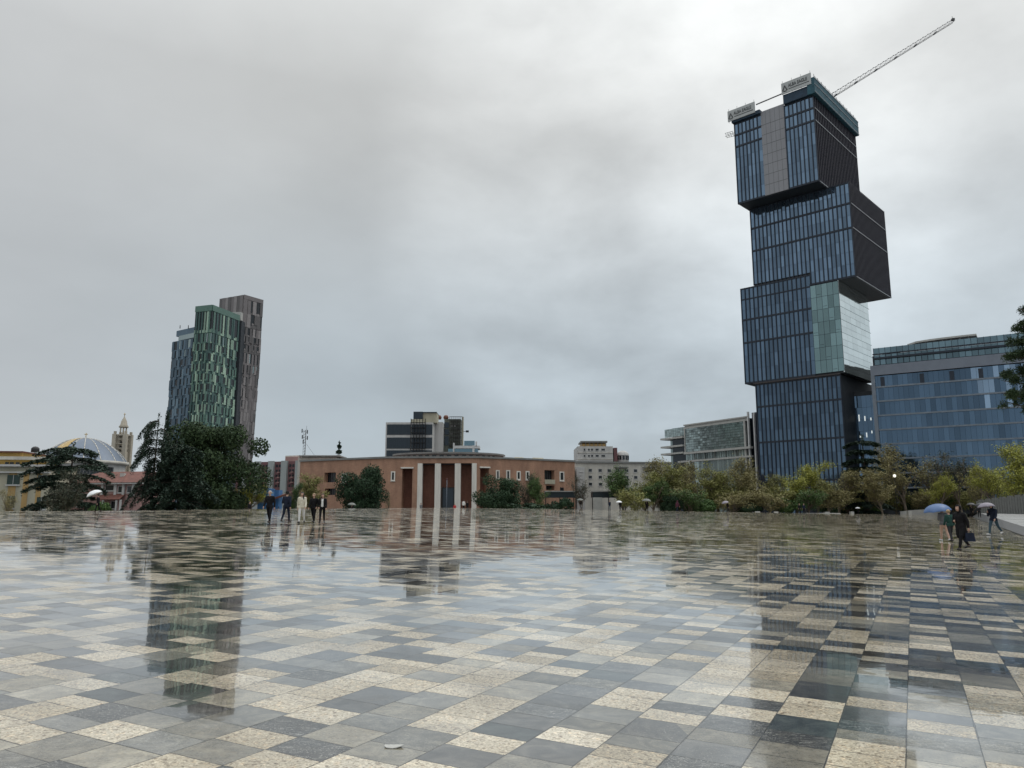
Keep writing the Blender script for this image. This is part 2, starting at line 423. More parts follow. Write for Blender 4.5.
# ------------------------------------------------------------------ the square: a low pyramid of wet stone slabs
SX, SY = -0.0222, 0.0146                      # slope of the near face of the square
def zplane(x, y): return SX * x + SY * y
PN = Vector((-SX, -SY, 1)).normalized()
def on_plane(px, py):
    r = ray(px, py); return CAM + r * ((Vector((0, 0, 0)) - CAM).dot(PN) / r.dot(PN))
crest = [on_plane(*q) for q in ((-330, 516.5), (-150, 513.8), (0, 511.4), (97, 510.8), (240, 509.2), (350, 508.4), (450, 507.8), (560, 509.0), (700, 511.6), (800, 513.2), (900, 514.5), (965, 514.9))]
TAN = math.tan(R(29.5))
E0 = Vector((26.0, 39.0, 0))                   # the square's right edge
def edge(y): return E0.x + (y - E0.y) * TAN
crest[-1] = Vector((edge(190), 190, 0)); crest[-1].z = zplane(crest[-1].x, 190)
GZ = -0.8

def paving_material():
    m = bpy.data.materials.new('wet_stone_slabs'); m.use_nodes = True
    n = NT(m.node_tree); b = n.n['Principled BSDF']
    co = n.new('ShaderNodeTexCoord').outputs['Object']
    mp = n.new('ShaderNodeMapping'); n.l.new(co, mp.inputs[0]); mp.inputs['Rotation'].default_value = (0, 0, R(27.2))
    X, Y, Z = n.xyz(mp.outputs[0])
    SW = .40
    sx = n.math('ADD', n.math('DIVIDE', X, SW), 200.35)
    strip = n.math('FLOOR', sx); fx = n.math('FRACT', sx)
    wn = n.new('ShaderNodeTexWhiteNoise', noise_dimensions='1D'); n.l.new(strip, wn.inputs['W'])
    srnd = wn.outputs['Value']
    wv = n.math('ADD', n.math('DIVIDE', Y, .31), n.math('MULTIPLY', srnd, 517.3))
    vo = n.new('ShaderNodeTexVoronoi', voronoi_dimensions='1D', feature='F1'); n.put(vo.inputs['W'], wv)
    vo.inputs['Scale'].default_value = 1; vo.inputs['Randomness'].default_value = .8
    ve = n.new('ShaderNodeTexVoronoi', voronoi_dimensions='1D', feature='DISTANCE_TO_EDGE'); n.put(ve.inputs['W'], wv)
    ve.inputs['Scale'].default_value = 1; ve.inputs['Randomness'].default_value = .8
    cr, cg, cb = n.xyz(vo.outputs['Color'])
    # joints
    jx = n.math('MULTIPLY', n.math('MINIMUM', fx, n.math('SUBTRACT', 1.0, fx)), SW)
    jy = n.math('MULTIPLY', ve.outputs['Distance'], .31)
    jd = n.math('MINIMUM', jx, jy)
    jw = n.maprange(n.noise(co, 3.1, 4, .6), .35, .7, .0026, .0080)
    joint = n.maprange(n.math('DIVIDE', jd, jw), .4, 1.0, 1, 0)
    # stone kind
    big = n.noise(co, .035, 2, .5)
    pick = n.math('ADD', cr, n.math('MULTIPLY', n.math('SUBTRACT', big, .5), .35))
    kind = n.ramp(pick, [(0, (.066, .064, .060)), (.11, (.058, .068, .068)), (.17, (.145, .140, .122)), (.28, (.085, .082, .076)), (.37, (.21, .20, .17)), (.47, (.34, .32, .265)), (.58, (.60, .555, .46)), (.77, (.57, .52, .42)), (.89, (.46, .415, .325))], 'CONSTANT')
    islight = n.ramp(pick, [(0, (0, 0, 0)), (.37, (.4, .4, .4)), (.58, (1, 1, 1))], 'CONSTANT')
    kind = n.mix(1, kind, n.ramp(cg, [(0, (.82, .82, .82)), (1, (1.18, 1.18, 1.18))]), 'MULTIPLY')
    # grain: chips and speckle in the pale stone, cloud and veins in the dark
    chips = n.new('ShaderNodeTexVoronoi'); n.l.new(co, chips.inputs['Vector']); chips.inputs['Scale'].default_value = 95
    cc = n.xyz(chips.outputs['Color'])[0]
    chip2 = n.new('ShaderNodeTexVoronoi'); n.l.new(co, chip2.inputs['Vector']); chip2.inputs['Scale'].default_value = 42
    c2 = n.xyz(chip2.outputs['Color'])[1]
    sp = n.ramp(cc, [(0, (.42, .38, .34)), (.2, (.80, .78, .75)), (.72, (1.0, 1.0, 1.0)), (.93, (1.22, 1.2, 1.16)), (1, (1.4, 1.4, 1.38))])
    sp2 = n.ramp(c2, [(0, (.48, .43, .38)), (.11, (.93, .92, .9)), (.85, (1, 1, 1)), (1, (1.22, 1.12, 1.02))])
    pale = n.mix(1, n.mix(1, kind, sp, 'MULTIPLY'), sp2, 'MULTIPLY')
    shift = n.vmath('ADD', co, n.vmath('SCALE', vo.outputs['Color'], None, 30.0))
    cloud = n.noise(shift, 5.0, 6, .65, 1.2)
    speck = n.noise(shift, 70, 2, .6)
    dk = n.ramp(cloud, [(.28, (.45, .47, .48)), (.5, (1, 1, 1)), (.72, (1.8, 1.78, 1.7))])
    dark = n.mix(1, kind, dk, 'MULTIPLY')
    dark = n.mix(n.math('MULTIPLY', n.maprange(speck, .56, .72, 0, 1), n.math('MULTIPLY', cb, .8)), dark, (.36, .36, .34, 1))
    # thin pale veins on some dark slabs
    vd = n.math('ABSOLUTE', n.math('SUBTRACT', n.noise(n.vmath('MULTIPLY', shift, (1, 3.2, 1)), 3.6, 5, .6, 1.6), .5))
    vein = n.math('MULTIPLY', n.maprange(vd, .0, .012, 1, 0), n.maprange(cb, .62, .66, 0, .75))
    dark = n.mix(vein, dark, (.42, .43, .42, 1))
    col = n.mix(1, n.mix(islight, dark, pale), (1.02, 1.0, .965, 1), 'MULTIPLY')
    dirt = n.noise(co, .9, 6, .6, .6)
    col = n.mix(1, col, n.ramp(dirt, [(.28, (.66, .64, .60)), (.62, (1.08, 1.08, 1.07))]), 'MULTIPLY')
    col = n.mix(n.math('MULTIPLY', joint, .92), col, (.030, .028, .025, 1))
    n.l.new(col, b.inputs['Base Color'])
    # wetness: thin film, with shallow puddles that have a shore
    pud = n.math('ADD', n.noise(co, .42, 5, .6, .5), n.math('MULTIPLY', n.math('SUBTRACT', cg, .5), .20))
    wet = n.maprange(pud, .44, .56, 0, 1, True)
    pool = n.maprange(n.math('ADD', pud, n.math('MULTIPLY', n.math('SUBTRACT', n.noise(co, 3.5, 4, .6), .5), .10)), .585, .60, 0, 1)
    col = n.mix(n.math('MULTIPLY', pool, .30), col, n.mix(1, col, (.45, .45, .44, 1), 'MULTIPLY'))
    n.l.new(col, b.inputs['Base Color'])
    rough = n.math('ADD', n.maprange(wet, 0, 1, .14, .06), n.math('MULTIPLY', islight, n.maprange(wet, 0, 1, .12, .09)))
    rough = n.math('ADD', rough, n.math('MULTIPLY', n.math('SUBTRACT', n.noise(co, 9, 4, .6), .5), .10))
    n.l.new(n.math('MAXIMUM', rough, .04), b.inputs['Roughness'])
    cw_ = n.math('MULTIPLY', n.maprange(wet, 0, 1, .62, 1.0), n.math('SUBTRACT', 1.0, n.math('MULTIPLY', islight, .22)))
    n.put(b.inputs['Coat Weight'], n.math('MAXIMUM', cw_, pool)); b.inputs['Coat IOR'].default_value = 1.33
    n.put(b.inputs['Coat Roughness'], n.math('MULTIPLY', n.maprange(wet, 0, 1, .060, .022), n.math('SUBTRACT', 1.0, n.math('MULTIPLY', pool, .7))))
    b.inputs['IOR'].default_value = 1.42; b.inputs['Specular IOR Level'].default_value = .5
    # slab tilt + ripples
    cc3 = n.vmath('SUBTRACT', vo.outputs['Color'], (.5, .5, .5))
    tilt = n.vmath('MULTIPLY', cc3, (.0060, .0060, 0))
    h = n.math('ADD', n.math('MULTIPLY', n.noise(shift, 55, 3, .6), n.maprange(wet, 0, 1, .0009, .0001)), n.math('MULTIPLY', n.noise(co, 2.2, 3, .5), .0011))
    h = n.math('SUBTRACT', h, n.math('MULTIPLY', joint, .002))
    bn = n.new('ShaderNodeBump'); bn.inputs['Strength'].default_value = 1.0; bn.inputs['Distance'].default_value = 1.0
    n.l.new(h, bn.inputs['Height'])
    n.l.new(n.vmath('NORMALIZE', n.vmath('ADD', bn.outputs[0], tilt)), b.inputs['Normal'])
    b2_ = n.new('ShaderNodeBump'); b2_.inputs['Distance'].default_value = 1.0
    h2 = n.math('ADD', n.math('MULTIPLY', n.noise(co, 1.6, 3, .55), .0018), n.math('MULTIPLY', n.noise(shift, 30, 2, .5), n.maprange(wet, 0, 1, .00022, .00002)))
    n.l.new(h2, b2_.inputs['Height'])
    n.l.new(n.vmath('NORMALIZE', n.vmath('ADD', b2_.outputs[0], tilt)), b.inputs['Coat Normal'])
    return m
M['paving'] = paving_material()

def light_paving():
    m = bpy.data.materials.new('pale_wet_paving'); m.use_nodes = True
    n = NT(m.node_tree); b = n.n['Principled BSDF']
    co = n.new('ShaderNodeTexCoord').outputs['Object']
    br = n.new('ShaderNodeTexBrick'); n.l.new(co, br.inputs['Vector']); br.inputs['Scale'].default_value = 1.6
    br.inputs['Color1'].default_value = (.33, .33, .325, 1); br.inputs['Color2'].default_value = (.38, .38, .375, 1); br.inputs['Mortar'].default_value = (.22, .22, .22, 1)
    br.inputs['Mortar Size'].default_value = .008
    f = n.noise(co, .25, 5, .6)
    n.l.new(n.mix(1, br.outputs['Color'], n.ramp(f, [(.3, (.7, .7, .7)), (.7, (1.15, 1.15, 1.15))]), 'MULTIPLY'), b.inputs['Base Color'])
    n.l.new(n.maprange(f, .35, .6, .5, .25), b.inputs['Roughness'])
    return m
M['paving_light'] = light_paving()

mb = MB()
near = [Vector((-150, -25, 0)), Vector((edge(-25), -25, 0))]
front = near + [crest[-1]] + list(reversed(crest[:-1]))
# near face, split along the view direction to keep quads sensible
E1 = [Vector((edge(y), y, zplane(edge(y), y))) for y in (-25, 39, 110)]
loop = [Vector((-150, -25, zplane(-150, -25)))] + E1 + [crest[-1]] + list(reversed(crest[:-1])) + [Vector((-150, 20, zplane(-150, 20)))]
mb.poly(loop)
# far faces fall away beyond the crest
outer = []
for c in crest:
    q = Vector((c.x, c.y, 0)); l = q.length; e = q * ((l + 45) / l); outer.append(Vector((e.x, e.y, GZ + .004)))
for i in range(len(crest) - 1):
    mb.poly([crest[i], crest[i + 1], outer[i + 1], outer[i]])
plz = mb.build('plaza_paving', M['paving'], kind='structure')
def surf_z(x, y):
    """height of the square at (x, y)"""
    best = zplane(x, y)
    for i in range(len(crest) - 1):
        a, b_ = crest[i], crest[i + 1]
        A = math.atan2(a.x, a.y); B = math.atan2(b_.x, b_.y); T = math.atan2(x, y)
        if min(A, B) <= T <= max(A, B):
            dx, dy = b_.x - a.x, b_.y - a.y
            den = x * dy - y * dx
            t = (a.x * dy - a.y * dx) / den          # crest point = t*(x,y)
            if t < 1:
                cx, cy = x * t, y * t; cz = zplane(cx, cy); l = math.hypot(cx, cy); q = math.hypot(x, y)
                k = min(1, (q - l) / 45.0); return cz * (1 - k) + GZ * k
    return best
# ground sheet far beyond
g = MB(); NG = 8
g.poly([(-3500, -400, GZ - 3.2), (3500, -400, GZ - 3.2), (3500, 30, GZ - 3.2), (-3500, 30, GZ - 3.2)])
g.poly([(-3500, 30, GZ - 3.2), (3500, 30, GZ - 3.2), (3500, 60, GZ), (-3500, 60, GZ)])
g.poly([(-3500, 60, GZ), (3500, 60, GZ), (3500, 4500, GZ), (-3500, 4500, GZ)])
g.build('ground', pmat('asphalt', (.055, .055, .055), .5, 0, .2, .05), kind='structure')
# side terrace to the right of the square: pale paving behind a dark wet kerb
def tz(y): return zplane(edge(39), 39) + .06 + (y - 39) * .0088 if y > 0 else zplane(edge(39), 39) + .06 - 39 * .0088
ys = (-20, 0, 20, 39, 60, 90, 130, 165)
t = MB(); k = MB()
for a, b_ in zip(ys[:-1], ys[1:]):
    t.poly([(edge(a) + 1.5, a, tz(a)), (edge(a) + 120, a, tz(a)), (edge(b_) + 120, b_, tz(b_)), (edge(b_) + 1.5, b_, tz(b_))])
    za, zb = zplane(edge(a), a) , zplane(edge(b_), b_)
    # kerb: sloping dark granite band between the square and the terrace
    k.poly([(edge(a), a, za - .5), (edge(b_), b_, zb - .5), (edge(b_), b_, zb + .05), (edge(a), a, za + .05)])
    k.poly([(edge(a), a, za + .05), (edge(b_), b_, zb + .05), (edge(b_) + 1.5, b_, tz(b_)), (edge(a) + 1.5, a, tz(a))])
e_ = 165
t.poly([(edge(e_) + 1.5, e_, tz(e_)), (edge(e_) + 120, e_, tz(e_)), (edge(e_) + 120, e_ + 30, GZ), (edge(e_) + 1.5, e_ + 30, GZ)])
t.build('side_pavement', M['paving_light'], kind='structure')
k.build('pavement_kerb', M['granite_dark'], kind='structure')

# ------------------------------------------------------------------ stacked glass tower
a = R(43); e2 = Vector((math.sin(a), math.cos(a), 0)); e1 = Vector((-math.cos(a), math.sin(a), 0))
TO = at(843, 480, 225); TO.z = 0
tw = thing('glass_tower', 'tall dark blue glass tower of shifted stacked blocks with crane on top', 'tower', TO)
def TP(s, z, k=0): return TO + e1 * s - e2 * k + Vector((0, 0, z))      # k: out towards the square
def tower_block(s0, s1, z0, z1, k, depth, glass, bands, np_, skip=(), right='brown', nr=30, rbands=()):
    """s0 right edge, s1 left edge"""
    core = MB(); core.prism([TP(s0 + .35, 0, k - .35), TP(s1 - .35, 0, k - .35), TP(s1 - .35, 0, k - depth), TP(s0 + .35, 0, k - depth)], z0, z1)
    blk = core.build('tower_block', M['soffit'], tw)
    F = Face(TP(s1, 0, k), TP(s0, 0, k)); Wd = F.W
    lv = [z0 + .5] + list(bands) + [z1 - .35]
    gl = MB(); fin = MB(); pw = Wd / np_
    for i in range(np_):
        for lo, hi in zip(lv[:-1], lv[1:]):
            nf = max(1, round((hi - lo) / 3.8)); h = (hi - lo) / nf
            for j in range(nf):
                if any(c0 <= (i + .5) * pw <= c1 and d0 <= lo + (j + .5) * h <= d1 for c0, c1, d0, d1 in skip): continue
                F.box(gl, i * pw + .02, (i + 1) * pw - .02, lo + j * h + .03, lo + (j + 1) * h - .03, -.3, -.12)
    if any(c0 > 1 and c1 < Wd - 1 and d1 > z1 for c0, c1, d0, d1 in skip):
        cm = [c for c in skip if c[0] > 1][0]; mid_ = F.p((cm[0] + cm[1]) / 2, 0)
        lf_, rt_ = MB(), MB()
        for fi in range(0, len(gl.f), 6):
            vs = gl.v[min(gl.f[fi]):min(gl.f[fi]) + 8]; tgt = lf_ if (Vector(vs[0]) - mid_).dot(F.U) < 0 else rt_; b0 = len(tgt.v); sb_ = min(gl.f[fi])
            tgt.v.extend(vs)
            for q in gl.f[fi:fi + 6]: tgt.f.append(tuple(i - sb_ + b0 for i in q)); tgt.m.append(0); tgt.smooth.append(False)
        lf_.build('glass_panes', glass, blk); rt_.build('glass_panes', glass, blk)
    else: gl.build('glass_panes', glass, blk)
    for i in range(np_ + 1):
        x = i * pw
        if any(c0 - .01 <= x <= c1 + .01 for c0, c1, d0, d1 in skip if d0 <= z0 + 2 and d1 >= z1 - 2) : continue
        zt, zs = z1, z0
        for c0, c1, d0, d1 in skip:
            if c0 < x < c1 and d1 >= z1 - 1: zt = d0
            elif c0 - .2 < x < c1 and d0 <= z0: zs = d1
        if zt > zs + 1: F.box(fin, x - .13, x + .13, zs + .02, zt - .02, -.3, .16)
    full = [(c0, c1) for c0, c1, d0, d1 in skip if d0 <= z0 + 2 and d1 >= z1 - 2]
    spans = [(.1, Wd - .1)]
    if full: spans = [(.1, full[0][0] - .01), (full[0][1] + .01, Wd - .1)] if full[0][1] < Wd - 1 else [(.1, full[0][0] - .01)]
    for z in bands:
        for q0, q1 in spans: F.box(fin, q0, q1, z - .28, z + .28, -.28, .12)
    
    for q0, q1 in spans:
        lo_ = max([q0] + [c1 for c0, c1, d0, d1 in skip if c0 <= q0 and d0 <= z0 and d1 < z1 - 2])
        F.box(fin, lo_ + .04, q1 - .04, z0 + .05, z0 + .6, -.28, .08); F.box(fin, q0 + .04, q1 - .04, z1 - .45, z1 - .05, -.28, .08)
    fin.build('mullion_grid', M['fin'], blk)
    # right side
    G = Face(TP(s0, 0, k), TP(s0, 0, k - depth)); Wr = G.W
    if right == 'brown':
        sk = MB(); G.box(sk, .2, Wr, z0, z1, -.34, -.12); sk.build('side_cladding', M['panel_brown'], blk)
        fb = MB()
        for i in range(nr + 1):
            x = Wr * i / nr; G.box(fb, max(.2, x - .12), x + .12, z0 + .01, z1 - .01, -.11, .18)
        fb.build('side_fins', M['fin_brown'], blk)
        for za_, zb_ in [(z - .12, z + .12) for z in rbands] + [(z0 - .02, z0 + .2)]:
            ln = MB(); G.box(ln, .25, Wr - .05, za_, zb_, .19, .3); ln.build('side_trim', M['line_light'], blk)
    # left side (mostly hidden): dark panel
    L = Face(TP(s1, 0, k - depth), TP(s1, 0, k)); lf = MB(); L.box(lf, 0, L.W - .2, z0, z1, -.34, -.05); lf.build('side_cladding', M['panel_brown'], blk)
    return blk, F, G
b4, F4, G4 = tower_block(-1.3, 25.2, GZ, 41.5, 0, 31, M['glass_low'], (10.6, 22.8, 34.1), 20, right='dark')
sd4 = MB(); G4.box(sd4, .2, 31, GZ, 41.5, -.34, -.08); sd4.build('side_cladding', M['soffit'], b4)
b3, F3, G3 = tower_block(-2.8, 28.5, 41.8, 70.0, .25, 25, M['glass_dark'], (55.3, 62.9), 22, skip=((22.7, 40, 41, 71),), right='glass')
# raised left part of this block, interlocking with the one above
up = MB(); up.prism([TP(6.0, 0, -.1), TP(28.15, 0, -.1), TP(28.15, 0, -24), TP(6.0, 0, -24)], 70.02, 73.6); upb = up.build('tower_block', M['soffit'], tw)
Fu = Face(TP(28.5, 0, .25), TP(6.0, 0, .25)); g_ = MB(); f_ = MB()
for i in range(16):
    pw = 31.3 / 22
    Fu.box(g_, i * pw + .02, (i + 1) * pw - .02, 70.0, 73.3, -.3, -.12); Fu.box(f_, i * pw - .13, i * pw + .13, 70.0, 73.6, -.3, .16)
Fu.box(f_, .14, 22.4, 73.2, 73.6, -.28, .1)
g_.build('glass_panes', M['glass_dark'], upb); f_.build('mullion_grid', M['fin'], upb)
# green glass corner
gc = MB(); fc = MB(); x0 = 22.75; wv = (31.3 - x0 - .1) / 5
for i in range(5):
    for j in range(7):
        F3.box(gc, x0 + i * wv + .03, x0 + (i + 1) * wv - .03, 42.4 + j * 3.92 + .03, 42.4 + (j + 1) * 3.92 - .03, -.3, .02)
        if (i * 7 + j * 3) % 4 == 1: F3.box(fc, x0 + i * wv + .2, x0 + (i + 1) * wv - .3, 42.4 + j * 3.92 + .8, 42.4 + j * 3.92 + .88, .03, .05)
for i in range(6): F3.box(fc, x0 + i * wv - .04, x0 + i * wv + .04, 42.3, 69.8, -.28, .06)
for j in range(8): F3.box(fc, x0, 31.2, 42.4 + j * 3.92 - .04, 42.4 + j * 3.92 + .04, -.28, .055)
gc.build('corner_glass', M['glass_green'], b3); fc.build('corner_grid', M['fin'], b3)
gr = MB(); fr = MB()
for j in range(14):
    z0 = 42.0 + j * 2.0
    for i in range(6):
        G3.box(gr, i * G3.W / 6 + .02, (i + 1) * G3.W / 6 - .02, z0 + .03, z0 + 1.97, -.3, 0)
    if j % 2 == 0: G3.box(fr, 0.05, G3.W + .6, z0 - .05, z0 + .05, -.28, .06)
gr.build('side_glass', M['glass_bright'], b3); fr.build('side_grid', M['glass_office'], b3)
lg = MB(); F4.box(lg, -.5, F4.W + .2, 41.46, 41.82, -.2, .55); lg.build('ledge', pmat('brown_ledge', (.05, .042, .042), .6), b3)
b2, F2, G2 = tower_block(-7.8, 23.9, 70.05, 99.9, .1, 32, M['glass_blue'], (85.4, 93.1), 24, skip=((0, 17.9, 60, 73.8),), rbands=(85.4, 93.1))
b1, F1, G1 = tower_block(-1.3, 24.9, 100.0, 128.2, 6.3, 36, M['glass_blue'], (119.9, 124.0), 20, skip=((9.15, 16.9, 90, 140),), rbands=(119.9, 124.0), nr=26)
gp = MB(); gj = MB()
F1.box(gp, 9.2, 16.85, 100.3, 128.9, -.3, .0)
for j in range(1, 8): F1.box(gj, 9.2, 16.85, 100.3 + j * 3.4, 100.42 + j * 3.4, -.2, .02)
for i in range(1, 5): F1.box(gj, 9.2 + i * 1.53, 9.26 + i * 1.53, 100.3, 128.9, -.2, .021)
gp.build('stone_panel', M['steel_grey'], b1); gj.build('panel_joints', M['joint'], b1)
# roof works: net-wrapped scaffold round the top, parapet decks
sc = MB(); G1.box(sc, -1.1, 36.8, 128.22, 133.4, -1.2, 1.1); sc.build('scaffold_net', M['net'], tw)
sl_ = MB()
for z in (128.5, 131.0, 133.1): G1.box(sl_, -1.15, 36.9, z, z + .18, 1.12, 1.22)
sl_.build('scaffold_rail', M['line_light'], tw)
dk = MB(); F1.box(dk, 17.2, 25.0, 128.25, 131.3, -3, .85); F1.box(dk, -.5, 9.3, 128.25, 129.5, -3, .9)
dk.build('parapet_net', M['net_dark'], tw)
pt = MB()
for i in range(12): G1.box(pt, i * 3.1, i * 3.1 + .1, 133.6, 135.0, .6, .7)
G1.box(pt, 0, 36.5, 134.4, 134.5, .62, .68); pt.build('guard_rail', M['crane'], tw)
tie = MB(); tie.tube(F1.p(8.2, 131.6, .7), F1.p(17.2, 132.0, .7), .22, k=6); tie.build('tie_beam', M['crane'], tw)
br_ = MB()
for z in (124.2, 125.3): br_.tube(F1.p(-.2, z, -.5), F1.p(-3.0, z + .2, -.2), .1, k=5); br_.tube(F1.p(-.2, z, .9), F1.p(-3.0, z + .2, .9), .1, k=5)
for q in range(4): br_.tube(F1.p(-.5 - q * .8, 124.3, -.4), F1.p(-.5 - q * .8, 125.4, .9), .07, k=5)
br_.build('loading_platform', M['white_metal'], tw)
# two banners on the parapet
def make_text(body, size, F, a0, z0, d, parent, mat_, name='lettering', wscale=1.0):
    cu = bpy.data.curves.new(name, 'FONT'); cu.body = body; cu.size = size; cu.extrude = .02; cu.offset = size * .028
    tmp = bpy.data.objects.new('tmp_text', cu); S.collection.objects.link(tmp)
    dg = bpy.context.evaluated_depsgraph_get(); me = bpy.data.meshes.new_from_object(tmp.evaluated_get(dg))
    bpy.data.objects.remove(tmp); me.name = name
    mtx = Matrix(((F.U.x * wscale, 0, F.N.x, 0), (F.U.y * wscale, 0, F.N.y, 0), (0, 1, 0, 0), (0, 0, 0, 1)))
    mtx.translation = F.p(a0, z0, d); me.transform(mtx); me.materials.clear(); me.materials.append(mat_)
    return link(name, me, parent)
def banner(a0, a1, z0, z1, lab):
    t_ = thing('banner', lab, 'banner', F1.p((a0 + a1) / 2, z0, .9), 'banners on the tower roof')
    q = MB(); F1.box(q, a0, a1, z0, z1, .95, 1.25); q.build('board', M['billboard'], t_)
    h = z1 - z0; q = MB()
    for (x0_, y0_, x1_, y1_) in ((.5, .9, 1.35, 2.6), (1.35, 2.6, 2.3, .9), (.9, .75, 2.0, .75)):
        q.tube(F1.p(a0 + x0_ * .8, z0 + y0_ * h / 3.6, 1.3), F1.p(a0 + x1_ * .8, z0 + y1_ * h / 3.6, 1.3), .15, k=6)
    q.build('logo', M['ink'], t_)
    make_text('ALBA EAGLE', h * .42, F1, a0 + 2.2, z0 + h * .46, 1.28, t_, M['ink'], wscale=(a1 - a0 - 2.6) / (h * .42 * 6.3))
    q = MB(); F1.box(q, a0 + 2.3, a1 - .6, z0 + h * .25, z0 + h * .33, 1.24, 1.27); q.build('underline', M['ink'], t_)
    for i in range(4):
        q = MB(); x = a0 + .3 + i * (a1 - a0 - .6) / 3; q.tube(F1.p(x, z0 - .4, .9), F1.p(x, z1 + .9, .9), .06, k=5); q.build('post', M['crane'], t_)
banner(-1.6, 7.9, 128.9, 132.6, 'grey banner with triangle logo, left one on tower roof, lower')
banner(17.0, 26.4, 131.4, 135.1, 'grey banner with triangle logo, right one at tower roof corner below crane')

# tower crane: luffing jib of lattice
J0 = at(824, 101, 246); J1 = at(953, 20.5, 246)
cr = thing('tower_crane', 'slim grey lattice crane jib rising from behind the glass tower roof', 'crane', (J0.x, J0.y, 126))
mm = MB(); 
for dx in (-.8, .8):
    for dy in (-.8, .8): mm.tube((J0.x + dx, J0.y + dy, 125.9), (J0.x + dx, J0.y + dy, J0.z), .12, k=6)
for i in range(8):
    z = 126 + i * (J0.z - 126) / 8; z2 = 126 + (i + 1) * (J0.z - 126) / 8
    mm.tube((J0.x - .8, J0.y - .8, z), (J0.x + .8, J0.y - .8, z2), .07, k=5); mm.tube((J0.x + .8, J0.y + .8, z), (J0.x - .8, J0.y + .8, z2), .07, k=5)
mm.build('mast', M['crane'], cr)
jd = (J1 - J0).normalized(); js = Vector((0, 1, 0)); ju = jd.cross(js).normalized()
if ju.z < 0: ju = -ju
jm = MB(); L_ = (J1 - J0).length; nb = 26
c1 = lambda t: J0 + jd * (L_ * t) + js * .7 - ju * .55; c2_ = lambda t: J0 + jd * (L_ * t) - js * .7 - ju * .55
c3 = lambda t: J0 + jd * (L_ * t) + ju * (.75 - .35 * t)
for c in (c1, c2_, c3): jm.tube(c(0), c(1), .075, k=5)
for i in range(nb):
    t0, t1 = i / nb, (i + 1) / nb; tm = (t0 + t1) / 2
    for c in (c1, c2_): jm.tube(c(t0), c3(tm), .04, k=4); jm.tube(c3(tm), c(t1), .04, k=4)
    jm.tube(c1(t0), c2_(t1), .04, k=4)
    if i % 4 == 2: jm.obox(c2_(t0) - ju * .1, jd * .7, js * 1.4, ju * .35)
    jm.obox(c3(t0) + ju * .1, jd * .5, js * .12, ju * .12)
jm.build('jib', M['crane'], cr)
hk = MB(); hk.box(J1, .9, .9, .7); hk.tube(J1, J1 + Vector((-.2, 0, 1.6)), .08, k=5); hk.build('jib_head', M['crane'], cr)
# ------------------------------------------------------------------ glass hotel at the right
a = R(56); hd = Vector((math.sin(a), -math.cos(a), 0)); hb = Vector((math.cos(a), math.sin(a), 0))
HL = at(880, 470, 222); HL.z = GZ
ht = thing('glass_office_block', 'wide blue glass block with pale floor lines and setback glass roof storey', 'office building', HL)
HW = 78.0
FH = Face(HL, HL + hd * HW, GZ)
zt = FH.zy(872.8, 376); core = MB()
core.prism([HL + hb * .5, HL + hd * HW + hb * .5, HL + hd * HW + hb * 30, HL + hb * 30], GZ, zt + GZ + 2.7)
core.prism([HL + hb * 2, HL + hd * HW + hb * 2, HL + hd * HW + hb * 28, HL + hb * 28], zt + GZ + 2.71, FH.zy(873, 351) + GZ - 1.2)
core.build('body', M['soffit'], ht)
zfl = [FH.zy(877.6, 416) - i * 4.15 for i in range(-2, 7)]
top = zt; lv = sorted(zfl + [top]); lv = [z for z in lv if z <= top + .1]
gm, gl2, bd = MB(), MB(), MB(); rr = random.Random(5)
levels = [top] + [z for z in sorted(zfl, reverse=True) if z < top - 2]
for hi, lo in zip(levels[:-1], levels[1:]):
    i = 0; wv = 1.3
    while i * wv < HW:
        x = i * wv
        light = hi > top - 9 and 24 < x < 44 and rr.random() < (.75 if hi == top else .3)
        FH.box(gl2 if light else gm, x + .02, x + wv - .02, lo + .25, hi - .22, -.1, .25)
        i += 1
    FH.box(bd, 0, HW, lo - .2, lo + .24, 0, .6)
bot = levels[-1]
FH.box(bd, -.4, .6, bot - 2, top, .02, .9)
gm.build('glass_panes', M['glass_hotel'], ht); gl2.build('light_glass_panes', M['glass_hotel_light'], ht)
bd.build('floor_edges', M['hotel_line'], ht)
bb = MB(); FH.box(bb, -.4, HW, top + .02, top + 2.9, -.1, .7); bb.build('grey_band', M['hotel_band'], ht)
for q in (2.0, 12.2, 19.6, 26.5):
    w_ = MB(); FH.box(w_, q, q + 1.1, top - 3.4, top - .6, .26, .36); wo = w_.build('open_window', M['fin'], ht)
tg, tf = MB(), MB()
zr = FH.zy(873, 351)
for i in range(int(HW / 1.55)):
    FH.box(tg, .6 + i * 1.55 + .02, .6 + (i + 1) * 1.55 - .03, top + 3.3, zr - 1.2, -1.2, -.9)
    FH.box(tg, .6 + i * 1.55 + .02, .6 + (i + 1) * 1.55 - .03, zr - .8, zr + .8, -.6, -.5)
    FH.box(tf, .6 + i * 1.55 - .05, .6 + i * 1.55 + .05, top + 2.95, zr + .85, -.62, -.4)
FH.box(tf, .3, HW, top + 4.9, top + 5.4, -.8, -.1)
FH.box(tf, .3, HW, zr - 1.1, zr - .85, -1.3, -.35)
tg.build('roof_glass', M['glass_teal'], ht); tf.build('roof_glass_frame', M['fin'], ht)
pv = MB(); x0 = FH.sx(906, 345); x1 = FH.sx(976, 338)
